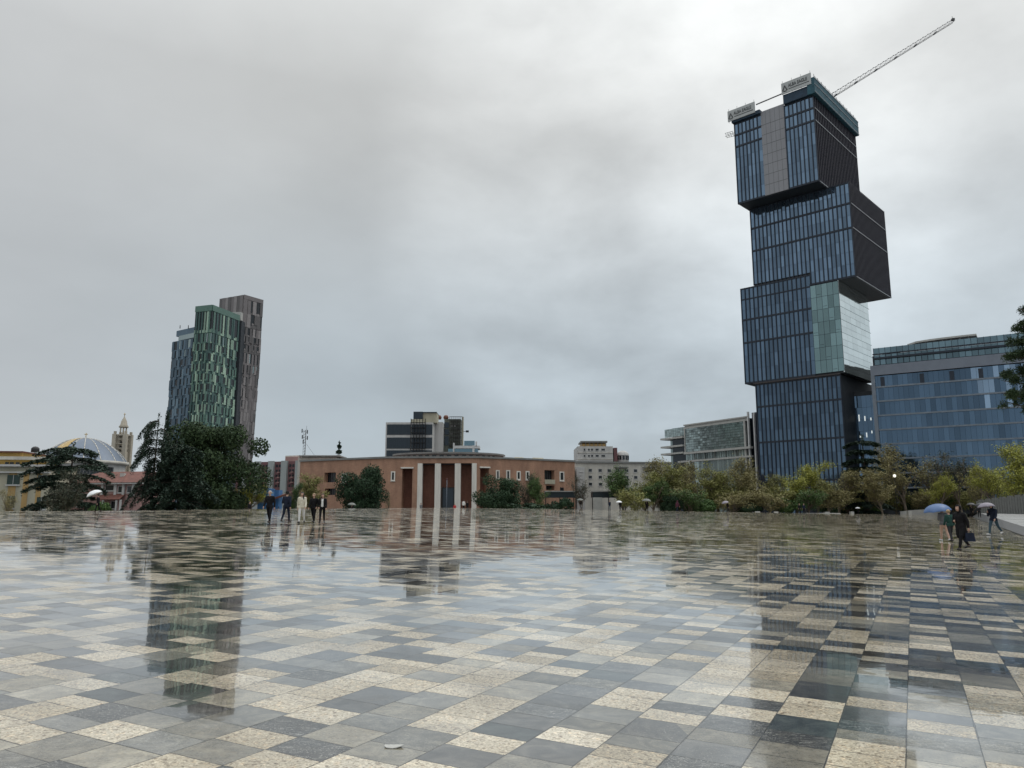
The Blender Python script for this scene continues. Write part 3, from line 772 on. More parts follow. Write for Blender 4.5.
for i in range(8):
    t0, t1 = i / 8, (i + 1) / 8; h0, h1 = 1.0 + 2.0 * t0 ** .5 - 1.1 * t0, 1.0 + 2.0 * t1 ** .5 - 1.1 * t1
    pv.obox(FH.p(x0 + (x1 - x0) * t0, zr + h0, -9), FH.U * ((x1 - x0) / 8 + .05) + Vector((0, 0, h1 - h0)), FH.N * 6, Vector((0, 0, .5)))
    FH.box(pv, x0 + (x1 - x0) * t0 + .2, x0 + (x1 - x0) * t0 + .4, zr - 2, zr + h0 + .2, -4, -3.8)
pv.build('roof_pavilion', M['concrete_light'], ht)
pl = MB(); FH.box(pl, FH.sx(879, 348), FH.sx(896, 346), zr - 1, zr + 1.4, -9, -5); pl.build('plant_room', M['roof_grey'], ht)
gz_ = MB(); FH.box(gz_, .6, HW, GZ, bot - .3, -2.5, -2); gz_.build('ground_storey', M['glass_black'], ht)

# lower blue glass annex between tower and block
BL = at(857, 470, 232.5); BL.z = GZ
an = thing('glass_annex', 'low dark blue glass annex with lit windows between tower and wide block', 'office building', BL)
FA = Face(BL, BL + hd * 12, GZ); za = FA.zy(852, 395)
q = MB(); q.prism([BL, BL + hd * 12, BL + hd * 12 + hb * 8, BL + hb * 8], GZ, za); q.build('body', M['soffit'], an)
q = MB(); 
for i in range(9):
    for j in range(int(za / 3.6)):
        FA.box(q, i * 1.33 + .02, (i + 1) * 1.33 - .02, za - .5 - (j + 1) * 3.6 + .06, za - .5 - j * 3.6, .01, .12)
q.build('glass_panes', M['glass_hotel'], an)
for px, py, hh in ((853.0, 417, 2.6), (859.2, 418, 2.0), (865, 418.5, 1.5), (871, 419, .8), (854, 437, .7), (860.5, 436.5, .8), (866.8, 435, 1.4), (872, 432, .8)):
    x = FA.sx(px, py); z = FA.zy(px, py); w_ = MB(); FA.box(w_, x - .16, x + .16, z - hh / 2, z + hh / 2, .14, .18)
    w_.build('lit_window', M['lit'], an)

# ------------------------------------------------------------------ grey-green glazed office, mid right
GR = at(751, 470, 282); a = R(30); gdir = Vector((-math.sin(a), math.cos(a), 0)); GR.z = GZ
GLp = GR + gdir * 50
og = thing('glazed_office', 'long grey green glazed office with white floor bands beyond the brown trees', 'office building', GR)
FO = Face(GLp, GR, GZ); WO = FO.W
xl = FO.sx(665.8, 470); 
ztop = FO.zy(747, 416); zb1 = FO.zy(747, 447.5); zb2 = FO.zy(747, 456.5)
hbk = Vector((FO.N.x, FO.N.y, 0)) * -1
q = MB(); q.prism([FO.p(xl + 4, 0, -.6), FO.p(WO, 0, -.6), FO.p(WO, 0, -22), FO.p(xl + 4, 0, -22)], GZ, ztop - GZ * 0 - .8 + GZ); q.build('body', M['glass_black'], og)
xs_ = FO.sx(685, 440)
g1, w1 = MB(), MB()
nx = 26; cw = (WO - xs_ - 2) / nx
for i in range(nx):
    for j in range(10):
        h = (ztop - 1.4 - zb1 - .5) / 10
        FO.box(g1, xs_ + i * cw + .025, xs_ + (i + 1) * cw - .025, zb1 + .4 + j * h + .05, zb1 + .4 + (j + 1) * h - .05, -.5, 0)
    FO.box(g1, xs_ + i * cw + .12, xs_ + (i + 1) * cw - .12, zb2 + .4, zb1 - .5, -.5, -.1)
    FO.box(g1, xs_ + i * cw + .04, xs_ + (i + 1) * cw - .04, 0, zb2 - .5, -.5, 0)
for i in range(9):
    zlo = FO.zy(676, 437.5) + .4; hh_ = (ztop - 1.0 - zlo) / 5
    for j in range(5):
        FO.box(g1, xl + i * (xs_ - xl) / 9 + .05, xl + (i + 1) * (xs_ - xl) / 9 - .05, zlo + j * hh_ + .05, zlo + (j + 1) * hh_, -.5, 0)
    FO.box(g1, xl + i * (xs_ - xl) / 9 + .05, xl + (i + 1) * (xs_ - xl) / 9 - .05, 0, zlo - .5, -3.4, -3)
g1.build('glass_panes', M['glass_office'], og)
FO.box(w1, xs_ - .4, WO, ztop - .5, ztop, -.6, .3); FO.box(w1, xs_, WO - .5, ztop - 1.29, ztop - .51, -.55, -.1); FO.box(w1, xs_ - .4, WO, ztop - 1.75, ztop - 1.3, -.6, .2)
FO.box(w1, xs_ - .25, xs_ + .25, zb1, ztop - 1, -.5, .22); FO.box(w1, WO - 2.4, WO - 1.6, zb2 - 5, ztop - 1.2, -.5, .25)
FO.box(w1, xs_ - .2, WO + 1, zb1 - .5, zb1 + .3, -.6, .9); FO.box(w1, xs_ - 4, WO + 1, zb2 - .4, zb2 + .3, -.6, .7)
for y_ in (438, 446.3, 453.5): FO.box(w1, xl - 1.6, xs_ - .3, FO.zy(676, y_) - .35, FO.zy(676, y_) + .35, -5, 1.1)
w1.build('white_bands', M['concrete_light'], og)
for i in range(5): q = MB(); FO.box(q, xs_ + 5 + i * 5.6, xs_ + 5.2 + i * 5.6, zb2 + .31, zb1 - .51, -.2, .12); q.build('post', M['roof_grey'], og)
for x_, w__ in ((12, 2), (22, 3), (30, 1.5)): q = MB(); FO.box(q, xl + x_, xl + x_ + w__, ztop - 3, ztop + .8, -8, -6); q.build('roof_plant', M['roof_grey'], og)
q = MB(); FO.box(q, WO + .3, WO + 5, 0, ztop + 1.2, -20, -1.5); q.build('stair_tower', M['panel_brown'], og)
q = MB(); FO.box(q, WO + 1.6, WO + 2.1, 0, ztop + 1.0, -1.4, -.6); FO.box(q, WO - .4, WO + .1, 0, ztop + 1.5, -.5, .3); q.build('white_post', M['white_metal'], og)

# ------------------------------------------------------------------ the brick bank with its portico
bk = thing('brick_bank', 'long red brick building with tall white stone columned portico', 'public building', (at(445, 500, 205).x, 205, GZ))
zb_top = CZ + 13.65
def bp(px, Y): q = at(px, 490, Y); return (q.x, q.y)
pl0 = [bp(299, 214.5), bp(342, 207), bp(385, 200.5), bp(478, 199.5), bp(528, 207), bp(575, 215.5)]
faces = [Face(pl0[i], pl0[i + 1], GZ) for i in range(5)]
Hb = zb_top - GZ
back = [bp(575, 262), bp(299, 262)]
q = MB(); q.prism([(p[0], p[1] + 5) for p in pl0[:3]] + [(pl0[2][0], pl0[2][1] + 9), (pl0[3][0], pl0[3][1] + 9)] + [(p[0], p[1] + 5) for p in pl0[3:]] + back, GZ, zb_top - .3)
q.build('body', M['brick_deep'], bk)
wl = MB(); bays = []
def ops_px(F, lst): return [(F.sx(a, y0), F.sx(b_, y0), F.zy((a + b_) / 2, y1), F.zy((a + b_) / 2, y0)) for a, b_, y0, y1 in lst]
o0 = ops_px(faces[0], [(324.5, 336, 472.5, 482.3), (325, 336, 488.5, 495)])
o1 = ops_px(faces[1], [(346.5, 347.3, 473, 473.4)])
wall_with_openings(wl, faces[0], 0, faces[0].W, 0, Hb, o0, 1.6)
wall_with_openings(wl, faces[1], 0, faces[1].W, 0, Hb, [], 1)
F = faces[2]; xa = F.sx(402, 480); xb = F.sx(412.3, 480); xc = F.sx(480.3, 480); xd_ = F.sx(488, 480); c0 = F.sx(418.6, 480); c1_ = F.sx(475.4, 480)
zn = F.zy(407, 468.5); zc = F.zy(445, 463.2)
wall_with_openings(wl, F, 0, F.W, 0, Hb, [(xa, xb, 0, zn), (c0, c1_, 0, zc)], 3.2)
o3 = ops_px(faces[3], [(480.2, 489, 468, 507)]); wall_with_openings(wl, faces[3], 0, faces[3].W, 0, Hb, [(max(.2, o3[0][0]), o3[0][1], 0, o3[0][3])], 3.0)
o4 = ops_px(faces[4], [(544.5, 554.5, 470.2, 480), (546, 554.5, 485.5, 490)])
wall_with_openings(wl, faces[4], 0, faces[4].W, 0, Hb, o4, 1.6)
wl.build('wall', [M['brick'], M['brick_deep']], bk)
# parapet coping
cp_ = MB()
for f_ in faces: f_.box(cp_, -.1, f_.W + .1, Hb - .02, Hb + .45, -.9, .3)
cp_.build('coping', M['roof_grey'], bk)
# columns and portico lining
for px in (419.8, 437.6, 457.6, 474.2):
    x = F.sx(px, 480); w_ = .75 if px in (437.6, 457.6) else .62
    q = MB(); F.box(q, x - w_, x + w_, 0, zc - .02, -1.3, -.05 if w_ == .75 else .12)
    q.build('column', M['travertine'], bk)
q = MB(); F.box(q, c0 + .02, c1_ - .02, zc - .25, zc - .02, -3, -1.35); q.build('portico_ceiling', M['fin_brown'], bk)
q = MB(); x0 = F.sx(441.5, 495); x1 = F.sx(452, 495); F.box(q, x0, x1, 0, F.zy(446, 488), -3.15, -2.95); dr = q.build('doorway', M['glass_black'], bk)
q = MB(); F.box(q, x0 - .4, x0, 0, F.zy(446, 487), -3.15, -2.8); F.box(q, x1, x1 + .4, 0, F.zy(446, 487), -3.15, -2.8); F.box(q, x0 - .4, x1 + .4, F.zy(446, 488), F.zy(446, 487), -3.15, -2.8); q.build('frame', M['granite_dark'], dr)
q = MB(); F.box(q, xa - .35, xb + .3, zn, zn + .35, -.4, .3); q.build('lintel', M['travertine'], bk)
q = MB(); f3 = faces[3]; F3b = f3; f3.box(q, max(.2, o3[0][0]) - .2, o3[0][1] + .3, o3[0][3], o3[0][3] + .35, -.4, .3); q.build('lintel', M['travertine'], bk)
def wpx(F_, a_, b_, y0, y1, fr='travertine', fw=.3): window(F_, F_.sx(a_, y0), F_.sx(b_, y0), F_.zy(a_, y1), F_.zy(a_, y0), bk, M[fr], M['glass_window'], fw, .14)
for q in ((391, 395.3, 471.3, 481),): wpx(faces[2], *q)
for q in ((342, 347, 473.5, 483),): wpx(faces[1], *q)
for q in ((495.8, 499.5, 470, 479), (506, 510, 470, 479.5), (516.5, 520.5, 471, 480), (525.5, 529.3, 471, 480)): wpx(faces[3] if q[0] < 527 else faces[4], *q)
wpx(faces[4], 559.3, 564, 471.5, 481)
wpx(faces[4], 560, 563.5, 487.5, 491.5, 'fin_brown', .12)
# glazing bars in the loggia openings
for f_, oo in ((faces[0], o0), (faces[4], o4)):
    for o in oo:
        q = MB(); 
        f_.box(q, o[0], o[1], o[2], o[3], -1.55, -1.45); g_ = q.build('loggia_glazing', M['glass_window'], bk)
        q = MB(); n_ = 5
        for i in range(1, n_): x = o[0] + (o[1] - o[0]) * i / n_; f_.box(q, x - .06, x + .06, o[2], o[3], -1.44, -1.34)
        q.build('bars', M['joint'], g_)
q = MB(); o = o4[0]; faces[4].box(q, o[0], o[1], o[2] - 1.1, o[2] + .1, -.2, .25); q.build('balcony', M['plaster_cream'], bk)
# set-back attic drum over the portico with little windows
at_ = MB(); cx = (pl0[2][0] + pl0[3][0]) / 2; cy = 228
ring = []; r_ = 15.6
rl, rr_ = at(388, 456, 214).x - cx, at(503, 456, 216).x - cx
for i in range(13):
    an_ = math.pi + math.pi * i / 12; ring.append((cx + (rl + rr_) / 2 + (rr_ - rl) / 2 * math.cos(an_), cy - 3 + 12 * math.sin(an_)))
za0, za1 = zb_top - .2, at(445, 452.0, 213).z
at_.prism(ring, za0, za1 - .5); attic = at_.build('attic', M['concrete'], bk)
q = MB(); ring2 = [(cx + (p[0] - cx) * 1.03, cy + (p[1] - cy) * 1.06) for p in ring]; q.prism(ring2, za1 - .48, za1); q.build('attic_roof', M['roof_grey'], attic)
for i in range(2, 10):
    A_, B_ = ring[i], ring[i + 1]; f_ = Face(A_, B_, za0); k_ = f_.W / 2
    for j in range(2):
        q = MB(); f_.box(q, k_ * j + .5, k_ * (j + 1) - .4, .45, za1 - za0 - .75, .01, .06); q.build('window', M['glass_window'], attic)
for a_, b_, y_, c_ in ((514, 531, 457.0, 'plaster_cream'), (531, 551, 457.5, 'plaster_cream')):
    A_, B_ = at(a_, 460, 226), at(b_, 460, 229); z0_ = zb_top; z1_ = at((a_ + b_) / 2, y_, 227).z
    q = MB(); Fz = Face(A_, B_, z0_ - .2); q.poly([Fz.p(0, 0), Fz.p(Fz.W, 0), Fz.p(Fz.W * .75, z1_ - z0_ + .3, -2), Fz.p(Fz.W * .25, z1_ - z0_ + .3, -2)])
    q.poly([Fz.p(Fz.W * .25, z1_ - z0_ + .3, -2), Fz.p(Fz.W * .75, z1_ - z0_ + .3, -2), Fz.p(Fz.W, 0, -4), Fz.p(0, 0, -4)])
    q.poly([Fz.p(0, 0), Fz.p(Fz.W * .25, z1_ - z0_ + .3, -2), Fz.p(0, 0, -4)]); q.poly([Fz.p(Fz.W, 0), Fz.p(Fz.W, 0, -4), Fz.p(Fz.W * .75, z1_ - z0_ + .3, -2)])
    q.build('roof_light', M[c_], bk)
q = MB()
for px in (345, 362, 380, 515, 523): c = at(px, 455, 216); q.box((c.x, c.y, zb_top - .3), .5, .5, 1.1)
q.box((at(372, 455, 214).x, 214, zb_top - .3), 4, 3, .9)
q.build('roof_vents', M['roof_grey'], bk)

# flagpole before the portico
fp = at(446.6, 507, 170); fz = surf_z(fp.x, 170)
fl = thing('flagpole', 'slim bare flagpole standing in front of the portico doorway', 'flagpole', (fp.x, 170, fz))
q = MB(); q.tube((fp.x, 170, fz), (fp.x, 170, at(446.6, 479, 170).z), .075, .045, 8); q.build('pole', M['hotel_band'], fl)
q = MB(); q.lathe([(0, -.1), (.13, -.05), (.15, .06), (0, .18)], (fp.x, 170, at(446.6, 479, 170).z), 10); q.build('finial', M['plaster_red'], fl)
q = MB(); q.box((fp.x, 170, fz), .8, .8, .25); q.build('base', M['concrete'], fl)

# ------------------------------------------------------------------ offices behind the bank
wo_p = at(384, 470, 300); wo_p.z = GZ
wt = thing('white_office', 'white office with black ribbon windows and scaffolding standing behind the brick building', 'office building', wo_p)
A_, B_ = at(384.6, 470, 300), at(431.8, 470, 300); C_ = at(443.5, 470, 312); D_ = at(471.5, 470, 312)
FW = Face(A_, B_, GZ); z1_ = FW.zy(410, 422.3); zz_ = lambda y_: FW.zy(410, y_)
q = MB(); q.prism([A_, B_, (B_.x + 1, 318), (A_.x, 318)], GZ, z1_ + GZ); q.build('body', M['plaster_white'], wt)
for y0, y1 in ((424.4, 434.8), (437.5, 448.6), (450.3, 458.5)):
    for a_, b_ in ((385.4, 409.5), (410.3, 431.4)):
        q = MB(); FW.box(q, FW.sx(a_), FW.sx(b_), zz_(y1), zz_(y0), .02, .12); wd = q.build('ribbon_window', M['glass_black'], wt)
        q = MB(); x0, x1 = FW.sx(a_), FW.sx(b_)
        for i in range(1, 6): FW.box(q, x0 + (x1 - x0) * i / 6 - .05, x0 + (x1 - x0) * i / 6 + .05, zz_(y1), zz_(y0), .125, .17)
        q.build('bars', M['fin'], wd)
q = MB(); FW.box(q, FW.sx(409), FW.sx(422), zz_(422), zz_(419), -8, -.5); FW.box(q, FW.sx(421), FW.sx(435), zz_(422), zz_(412.2), -10, -2); q.build('penthouse', M['plaster_cream'], wt)
q = MB(); FW.box(q, FW.sx(411.5), FW.sx(421), zz_(418.5), zz_(411.3), -9, -1); FW.box(q, FW.sx(420.5), FW.sx(435.3), zz_(412.2), zz_(411.4), -10.5, -1.5); q.build('penthouse_glazing', M['glass_black'], wt)
q = MB(); x0, x1 = FW.sx(410), FW.sx(424.5)
for i in range(6): x = x0 + (x1 - x0) * i / 5; FW.box(q, x - .07, x + .07, 0, zz_(419), .5, .64); FW.box(q, x - .07, x + .07, 0, zz_(419), 1.6, 1.74)
for y_ in (423, 428, 433, 438, 443, 449): FW.box(q, x0, x1, zz_(y_) - .06, zz_(y_) + .06, .44, 1.8)
q.build('scaffolding', M['black_metal'], wt)
# narrow right block in white, with its own netted scaffold
q = MB(); q.prism([(B_.x + .2, 306), (C_.x, 306), (C_.x, 318.5), (B_.x + .2, 318.5)], GZ, z1_ + GZ + .8); q.build('pale_tower', M['plaster_white'], wt)
FR = Face(C_, D_, GZ); zr_ = lambda y_: FR.zy(455, y_)
q = MB(); q.prism([(C_.x + .05, 312), (FR.p(FR.sx(460), 0).x, 312), (FR.p(FR.sx(460), 0).x, 322), (C_.x + .05, 322)], GZ, zr_(419) + GZ); q.build('netted_block', M['rust'], wt)
for y0, y1 in ((422.3, 427.8), (429.2, 434.6), (436.2, 445.2)):
    q = MB(); FR.box(q, FR.sx(443.6), FR.sx(448), zr_(y1), zr_(y0), .05, .2); q.build('ribbon_window', M['glass_black'], wt)
for px, py in ((451, 426), (454.3, 426), (451, 433.5)):
    q = MB(); FR.box(q, FR.sx(px) - .4, FR.sx(px) + .4, zr_(py) - .4, zr_(py) + .4, .05, .25); q.build('window', M['plaster_white'], wt)
q = MB()
for i in range(7):
    x = FR.sx(449) + (FR.sx(461.5) - FR.sx(449)) * i / 6; FR.box(q, x - .07, x + .07, 0, zr_(416.5), .9, 1.04)
for y_ in (417, 421, 425, 429, 433, 437, 441, 445): FR.box(q, FR.sx(449), FR.sx(461.5), zr_(y_) - .06, zr_(y_) + .06, .3, 1.1)
q.build('scaffolding', M['black_metal'], wt)
q = MB(); FR.box(q, FR.sx(461.6), FR.sx(463), 0, zr_(417), 0, .8); q.build('corner_post', M['plaster_cream'], wt)
q = MB()
for px in (439, 446): c = at(px, 417, 313); q.lathe([(0, 0), (.9, .1), (1.1, 1.0), (.7, 1.7), (0, 1.9)], (c.x, 313, at(px, 419.6, 313).z), 12)
q.build('water_tanks', M['awning_red'], wt)
q = MB(); FR.box(q, FR.sx(453), FR.sx(479.6), zr_(449), zr_(446.3), -6, 3); FR.box(q, FR.sx(453), FR.sx(454.5), zr_(453), zr_(443.5), 2.4, 3.1); FR.box(q, FR.sx(472.5), FR.sx(474.5), zr_(453), zr_(446), 2, 3.1); FR.box(q, FR.sx(475.5), FR.sx(477), zr_(447), zr_(442), 1, 3)
q.build('terrace', M['white_metal'], wt)
q = MB(); FR.box(q, FR.sx(464), FR.sx(474.5), zr_(446), zr_(441.2), -5, 2); FR.box(q, FR.sx(448), FR.sx(478), 0, zr_(449.2), -6, 2); q.build('terrace_glazing', M['glass_teal'], wt)
lp = at(467.3, 431.4, 313); q = MB(); q.tube(FR.p(FR.sx(463), zr_(431.5), .5), lp, .1, k=6); q.box(lp - Vector((0, 0, .4)), 1.2, .6, .8); q.build('roof_floodlight', M['black_metal'], wt)

# pink and grey apartment block, left of the bank
apA = at(252, 480, 300); apA.z = GZ
ap = thing('apartment_block', 'faded red apartment block with pale grey vertical strips and roof mast', 'apartment building', apA)
Fp = Face(at(236, 480, 306), at(302, 480, 296), GZ); zp = lambda y_: Fp.zy(280, y_)
q = MB(); q.prism([Fp.p(0, 0), Fp.p(Fp.W, 0), Fp.p(Fp.W, 0, -16), Fp.p(0, 0, -16)], GZ, zp(461.5) + GZ); q.build('wall', M['plaster_red'], ap)
for a_, b_ in ((241, 246), (254.6, 260), (268.2, 273.6), (281.2, 287), (295.5, 301)):
    q = MB(); Fp.box(q, Fp.sx(a_), Fp.sx(b_), 0, zp(461), 0.02, 1.0); q.build('grey_strip', M['panel_pale'], ap)
for i, cx_ in enumerate((249, 251.8, 262.2, 265.5, 275.8, 278.8, 289.3, 292.3)):
    for y_ in (464.5, 469.5, 474.5, 479.5, 484.5):
        q = MB(); x = Fp.sx(cx_); Fp.box(q, x - .45, x + .45, zp(y_ + 2.6), zp(y_), .02, .12); wd = q.build('window', M['glass_window'], ap)
    if i % 2:
        for y_ in (469.5, 474.5, 479.5): q = MB(); Fp.box(q, Fp.sx(cx_) - .6, Fp.sx(cx_) + .5, zp(y_ + 3.4), zp(y_ + 2.5), .03, .9); q.build('balcony', M['plaster_pink'], ap)
q = MB(); Fp.box(q, Fp.sx(279), Fp.sx(300), zp(462), zp(455.2), -14, -3); q.build('roof_storey', M['plaster_grey'], ap)
q = MB(); Fp.box(q, Fp.sx(283), Fp.sx(296), zp(462), zp(457), -3.1, -.5); q.build('roof_hut', M['plaster_pink'], ap)
# lattice mast with antennas
mz0, mz1 = zp(457), zp(431); mx = Fp.p(Fp.sx(293.5), 0, -6); q = MB()
for dx, dy in ((-.45, -.3), (.45, -.3), (0, .45)): q.tube((mx.x + dx, mx.y + dy, mz0 - 2), (mx.x + dx, mx.y + dy, mz1), .075, k=5)
for i in range(9):
    z0_ = mz0 + (mz1 - mz0) * i / 9; z1_ = mz0 + (mz1 - mz0) * (i + 1) / 9
    q.tube((mx.x - .45, mx.y - .3, z0_), (mx.x + .45, mx.y - .3, z1_), .05, k=4); q.tube((mx.x + .45, mx.y - .3, z0_), (mx.x, mx.y + .45, z1_), .05, k=4)
q.build('antenna_mast', M['crane'], ap)
q = MB()
for dx, z_ in ((-1.1, 1.2), (1.0, 1.6), (-.9, 3.6), (1.1, 4.0), (-.5, 5.5)): q.box((mx.x + dx, mx.y - .5, mz1 - z_), .35, .25, 1.5); q.tube((mx.x, mx.y, mz1 - z_ + .6), (mx.x + dx, mx.y - .5, mz1 - z_ + .6), .05, k=4)
q.tube((mx.x + .5, mx.y, mz1), (mx.x + .5, mx.y, mz1 + 1.6), .05, k=4); q.tube((mx.x + .6, mx.y, mz1 - 5.5), (mx.x + 4.4, mx.y, mz0 - .4), .04, k=4)
q.build('antennas', M['black_metal'], ap)
# flat roofs peeping over the bank's left wing
lr = at(296, 480, 262); lrt = thing('flat_roofed_annex', 'low pale flat roofed annex peeping above the left brick wing', 'building', (lr.x, 266, GZ))
q = MB(); x0, x1 = at(297, 480, 266).x, at(336, 480, 266).x; q.prism([(x0, 266), (x1, 266), (x1, 276), (x0, 276)], GZ, at(310, 457.4, 266).z); q.build('wall', M['plaster_grey'], lrt)
q = MB(); q.prism([(x0 + .5, 265), (x1 + 1.2, 265), (x1 + 1.2, 277), (x0 + .5, 277)], at(310, 456.6, 266).z, at(310, 455.4, 266).z)
for i in range(5): x = x0 + 1 + (x1 - x0) * i / 5; q.box((x, 265.6, at(310, 457.3, 266).z - .2), .25, .25, .5)
q.build('roof_slab', M['concrete'], lrt)

# ------------------------------------------------------------------ four-volume tower at the left
def facade_cells(F, z0, z1, nx, nz, cols, thing_, wlist, seed, wfrac=.45, tall_top=0, glass='glass_window', a0=0.0, a1=None):
    """cladding of staggered upright panels with windows let in between"""
    a1 = F.W if a1 is None else a1
    r = random.Random(seed); cw = (a1 - a0) / nx; ch = (z1 - z0) / nz; pan = MB()
    for j in range(nz):
        for i in range(nx):
            za, zb = z0 + j * ch, z0 + (j + 1) * ch
            if (i + j) % 2 and j < nz - 1: za += ch * .28; zb += ch * .28
            if (i + j) % 2 and j == 0: F.box(pan, a0 + i * cw + .02, a0 + (i + 1) * cw - .02, z0 + .01, za - .02, 0, .2, 0)
            if (i + j) % 2 and j == nz - 2: zb -= ch * .28
            x = a0 + i * cw; w = cw * (wfrac + r.uniform(-.1, .1)); side = r.random() < .65
            zc = za + (zb - za) * r.uniform(.1, .2); m_ = r.choices(range(len(cols)), weights=[3, 3, 2, 1.2][:len(cols)])[0]
            if side: F.box(pan, x + w, x + cw - .02, za, zb - .02, 0, .22 + .2 * r.random(), m_); xa_, xb_ = x + .03, x + w - .03
            else: F.box(pan, x + .02, x + cw - w, za, zb - .02, 0, .22 + .2 * r.random(), m_); xa_, xb_ = x + cw - w + .03, x + cw - .03
            F.box(pan, xa_ - .02, xb_ + .02, za, zc, 0, .18, r.randrange(len(cols)))
            wlist.append((F, xa_, xb_, zc + .03, zb - .1, glass if r.random() < .9 else 'glass_office'))
    return pan
G_ = [pmat('green_panel_deep', (0.041, 0.095, 0.088), .4, 0, .1, .5), pmat('green_panel_mid', (0.095, 0.183, 0.149), .4, 0, .1, .5), pmat('green_panel_light', (0.220, 0.329, 0.256), .4, 0, .1, .5), pmat('green_panel_pale', (0.354, 0.500, 0.390), .4, 0, .1, .5)]
Y_ = [pmat('grey_panel_deep', (0.112, 0.105, 0.107), .5, 0, .1, .5), pmat('grey_panel_mid', (0.171, 0.156, 0.159), .5, 0, .1, .5), pmat('grey_panel_light', (0.256, 0.238, 0.238), .5, 0, .1, .5)]
B_m = [pmat('blue_panel_deep', (0.051, 0.095, 0.134), .35, 0, .1, .5), pmat('blue_panel_mid', (0.083, 0.146, 0.201), .35, 0, .1, .5), pmat('blue_panel_light', (0.134, 0.213, 0.275), .35, 0, .1, .5)]
TY = 330
gA = at(212.5, 305.5, TY); gz = gA.z; gB = at_z(239.3, 316, gz); gC = at_z(196, 307.2, gz)
tl = thing('green_tower', 'leaning cluster tower clad in green, grey and blue staggered panels', 'tower', (gA.x, TY, GZ))
def split_windows(wl_, parent, cap):
    """nearest/tallest windows as parts, the remainder as one part"""
    wl_.sort(key=lambda w: -w[3]); rest = MB(); first = {}
    for i, (F, x0, x1, z0, z1, gm_) in enumerate(wl_):
        if i < cap:
            q = MB(); F.box(q, x0, x1, z0, z1, .02, .1); q.build('window', M[gm_], parent)
        else: F.box(rest, x0, x1, z0, z1, .02, .1)
    if rest.v: rest.build('window_rows', M['glass_window'], parent, kind='stuff')
q = MB(); dirB = (gB - gA); dirC = (gC - gA)
gD = gB + dirC
q.prism([gA, gB, gD, gC], GZ, gz - .3); gb_ = q.build('green_volume', G_[0], tl)
wl_ = []; Fg1 = Face(gC, gA, GZ); Fg2 = Face(gA, gB, GZ); nf_ = 18
zt_ = gz - GZ
for F_, nx_, sd_ in ((Fg1, 6, 1), (Fg2, 9, 2)):
    p1 = facade_cells(F_, 3, zt_ * .865, nx_, 17, G_, tl, wl_, sd_)
    p2 = facade_cells(F_, zt_ * .868, zt_ * .972, nx_, 1, G_, tl, wl_, sd_ + 9, .5)
    F_.box(p2, 0, F_.W, zt_ * .974, zt_ + .3, 0, .4, 1)
    p1.build('panels', G_, gb_); p2.build('crown_panels', G_, gb_)
split_windows([w for w in wl_], tl, 45)
# grey volume: kinked inward below
yA = at(243.8, 295, gB.y + 4); yz = yA.z; yB = at_z(263, 300.5, yz); yC = at_z(220, 299, yz)
zk = at(261.7, 356, yB.y).z
ybk = at(254.5, 430, yB.y)          # foot of the slanted side
yD = yB + (yC - yA)
q = MB(); q.prism([yA, yB, yD, yC], zk, yz)
sh = at(240.2, 430, yA.y); 
lowA = Vector((at(238.5, 420, yA.y).x, yA.y, 0)); drop = (zk - GZ) / (zk - ybk.z)
lowB = Vector((yB.x + (ybk.x - yB.x) * drop, yB.y, 0)); shx = (lowB.x - yB.x)
q.prism([(yA.x, yA.y), lowB, (yD.x + shx, yD.y), (yC.x, yC.y)], GZ, zk - .01, pts1=[yA, yB, yD, yC])
yb_ = q.build('grey_volume', Y_[1], tl)
class SlantFace(Face):
    """upper edge A-B, lower edge A0-B0: panels follow the fold"""
    def __init__(s, A0, B0, A1, B1, z0, z1):
        Face.__init__(s, A1, B1, z0); s.q = (Vector(A0), Vector(B0), Vector(A1), Vector(B1)); s.h = z1 - z0
    def p(s, a, z, d=0):
        t = min(1, max(0, z / s.h)); u = a / s.W; A = s.q[0].lerp(s.q[2], t); B = s.q[1].lerp(s.q[3], t); P = A.lerp(B, u)
        return Vector((P.x, P.y, s.O.z + z)) + s.N * d
    def box(s, mb, a0, a1, z0, z1, d0, d1, m=0):
        c = [s.p(a, z, d) for d in (d0, d1) for z in (z0, z1) for a in (a0, a1)]
        for f_ in ((4, 5, 7, 6), (0, 4, 6, 2), (5, 1, 3, 7), (6, 7, 3, 2), (0, 1, 5, 4)): mb.poly([c[i] for i in f_], m)
wl_ = []
Fy1 = SlantFace((yA.x, yA.y, 0), (lowB.x, lowB.y, 0), (yA.x, yA.y, 0), (yB.x, yB.y, 0), GZ, zk)
Fy2 = Face(yA, yB, zk); hk_ = yz - zk
p1 = facade_cells(Fy1, 3, zk - GZ - .05, 6, 13, Y_, tl, wl_, 11, .36)
p2 = facade_cells(Fy2, .05, hk_ * .44, 6, 3, Y_, tl, wl_, 12, .36)
p3 = facade_cells(Fy2, hk_ * .45, hk_ * .93, 3, 2, Y_, tl, wl_, 13, .36, a0=Fy2.W * .22)
Fy2.box(p3, 0, Fy2.W * .2, hk_ * .45, hk_, 0, .3, 1); Fy2.box(p3, 0, Fy2.W, hk_ * .935, hk_ + .2, 0, .35, 1)
Fy3 = Face(yC, yA, GZ)
for i in range(8): Fy3.box(p3, Fy3.W * i / 8 + .04, Fy3.W * (i + 1) / 8 - .04, 3, yz - GZ, 0, .25 + .12 * (i % 2), i % 3)
p1.build('panels', Y_, yb_); p2.build('panels', Y_, yb_); p3.build('crown_panels', Y_, yb_)
split_windows(wl_, tl, 40)
q = MB(); q.prism([(gB.x - 13, gB.y + 1.5), (gB.x + .3, gB.y + 1.5), (gB.x + .3, gB.y + 4), (gB.x - 13, gB.y + 4)], gz - 2, gz + 2.3); q.build('roof_screen', M['concrete_light'], tl)
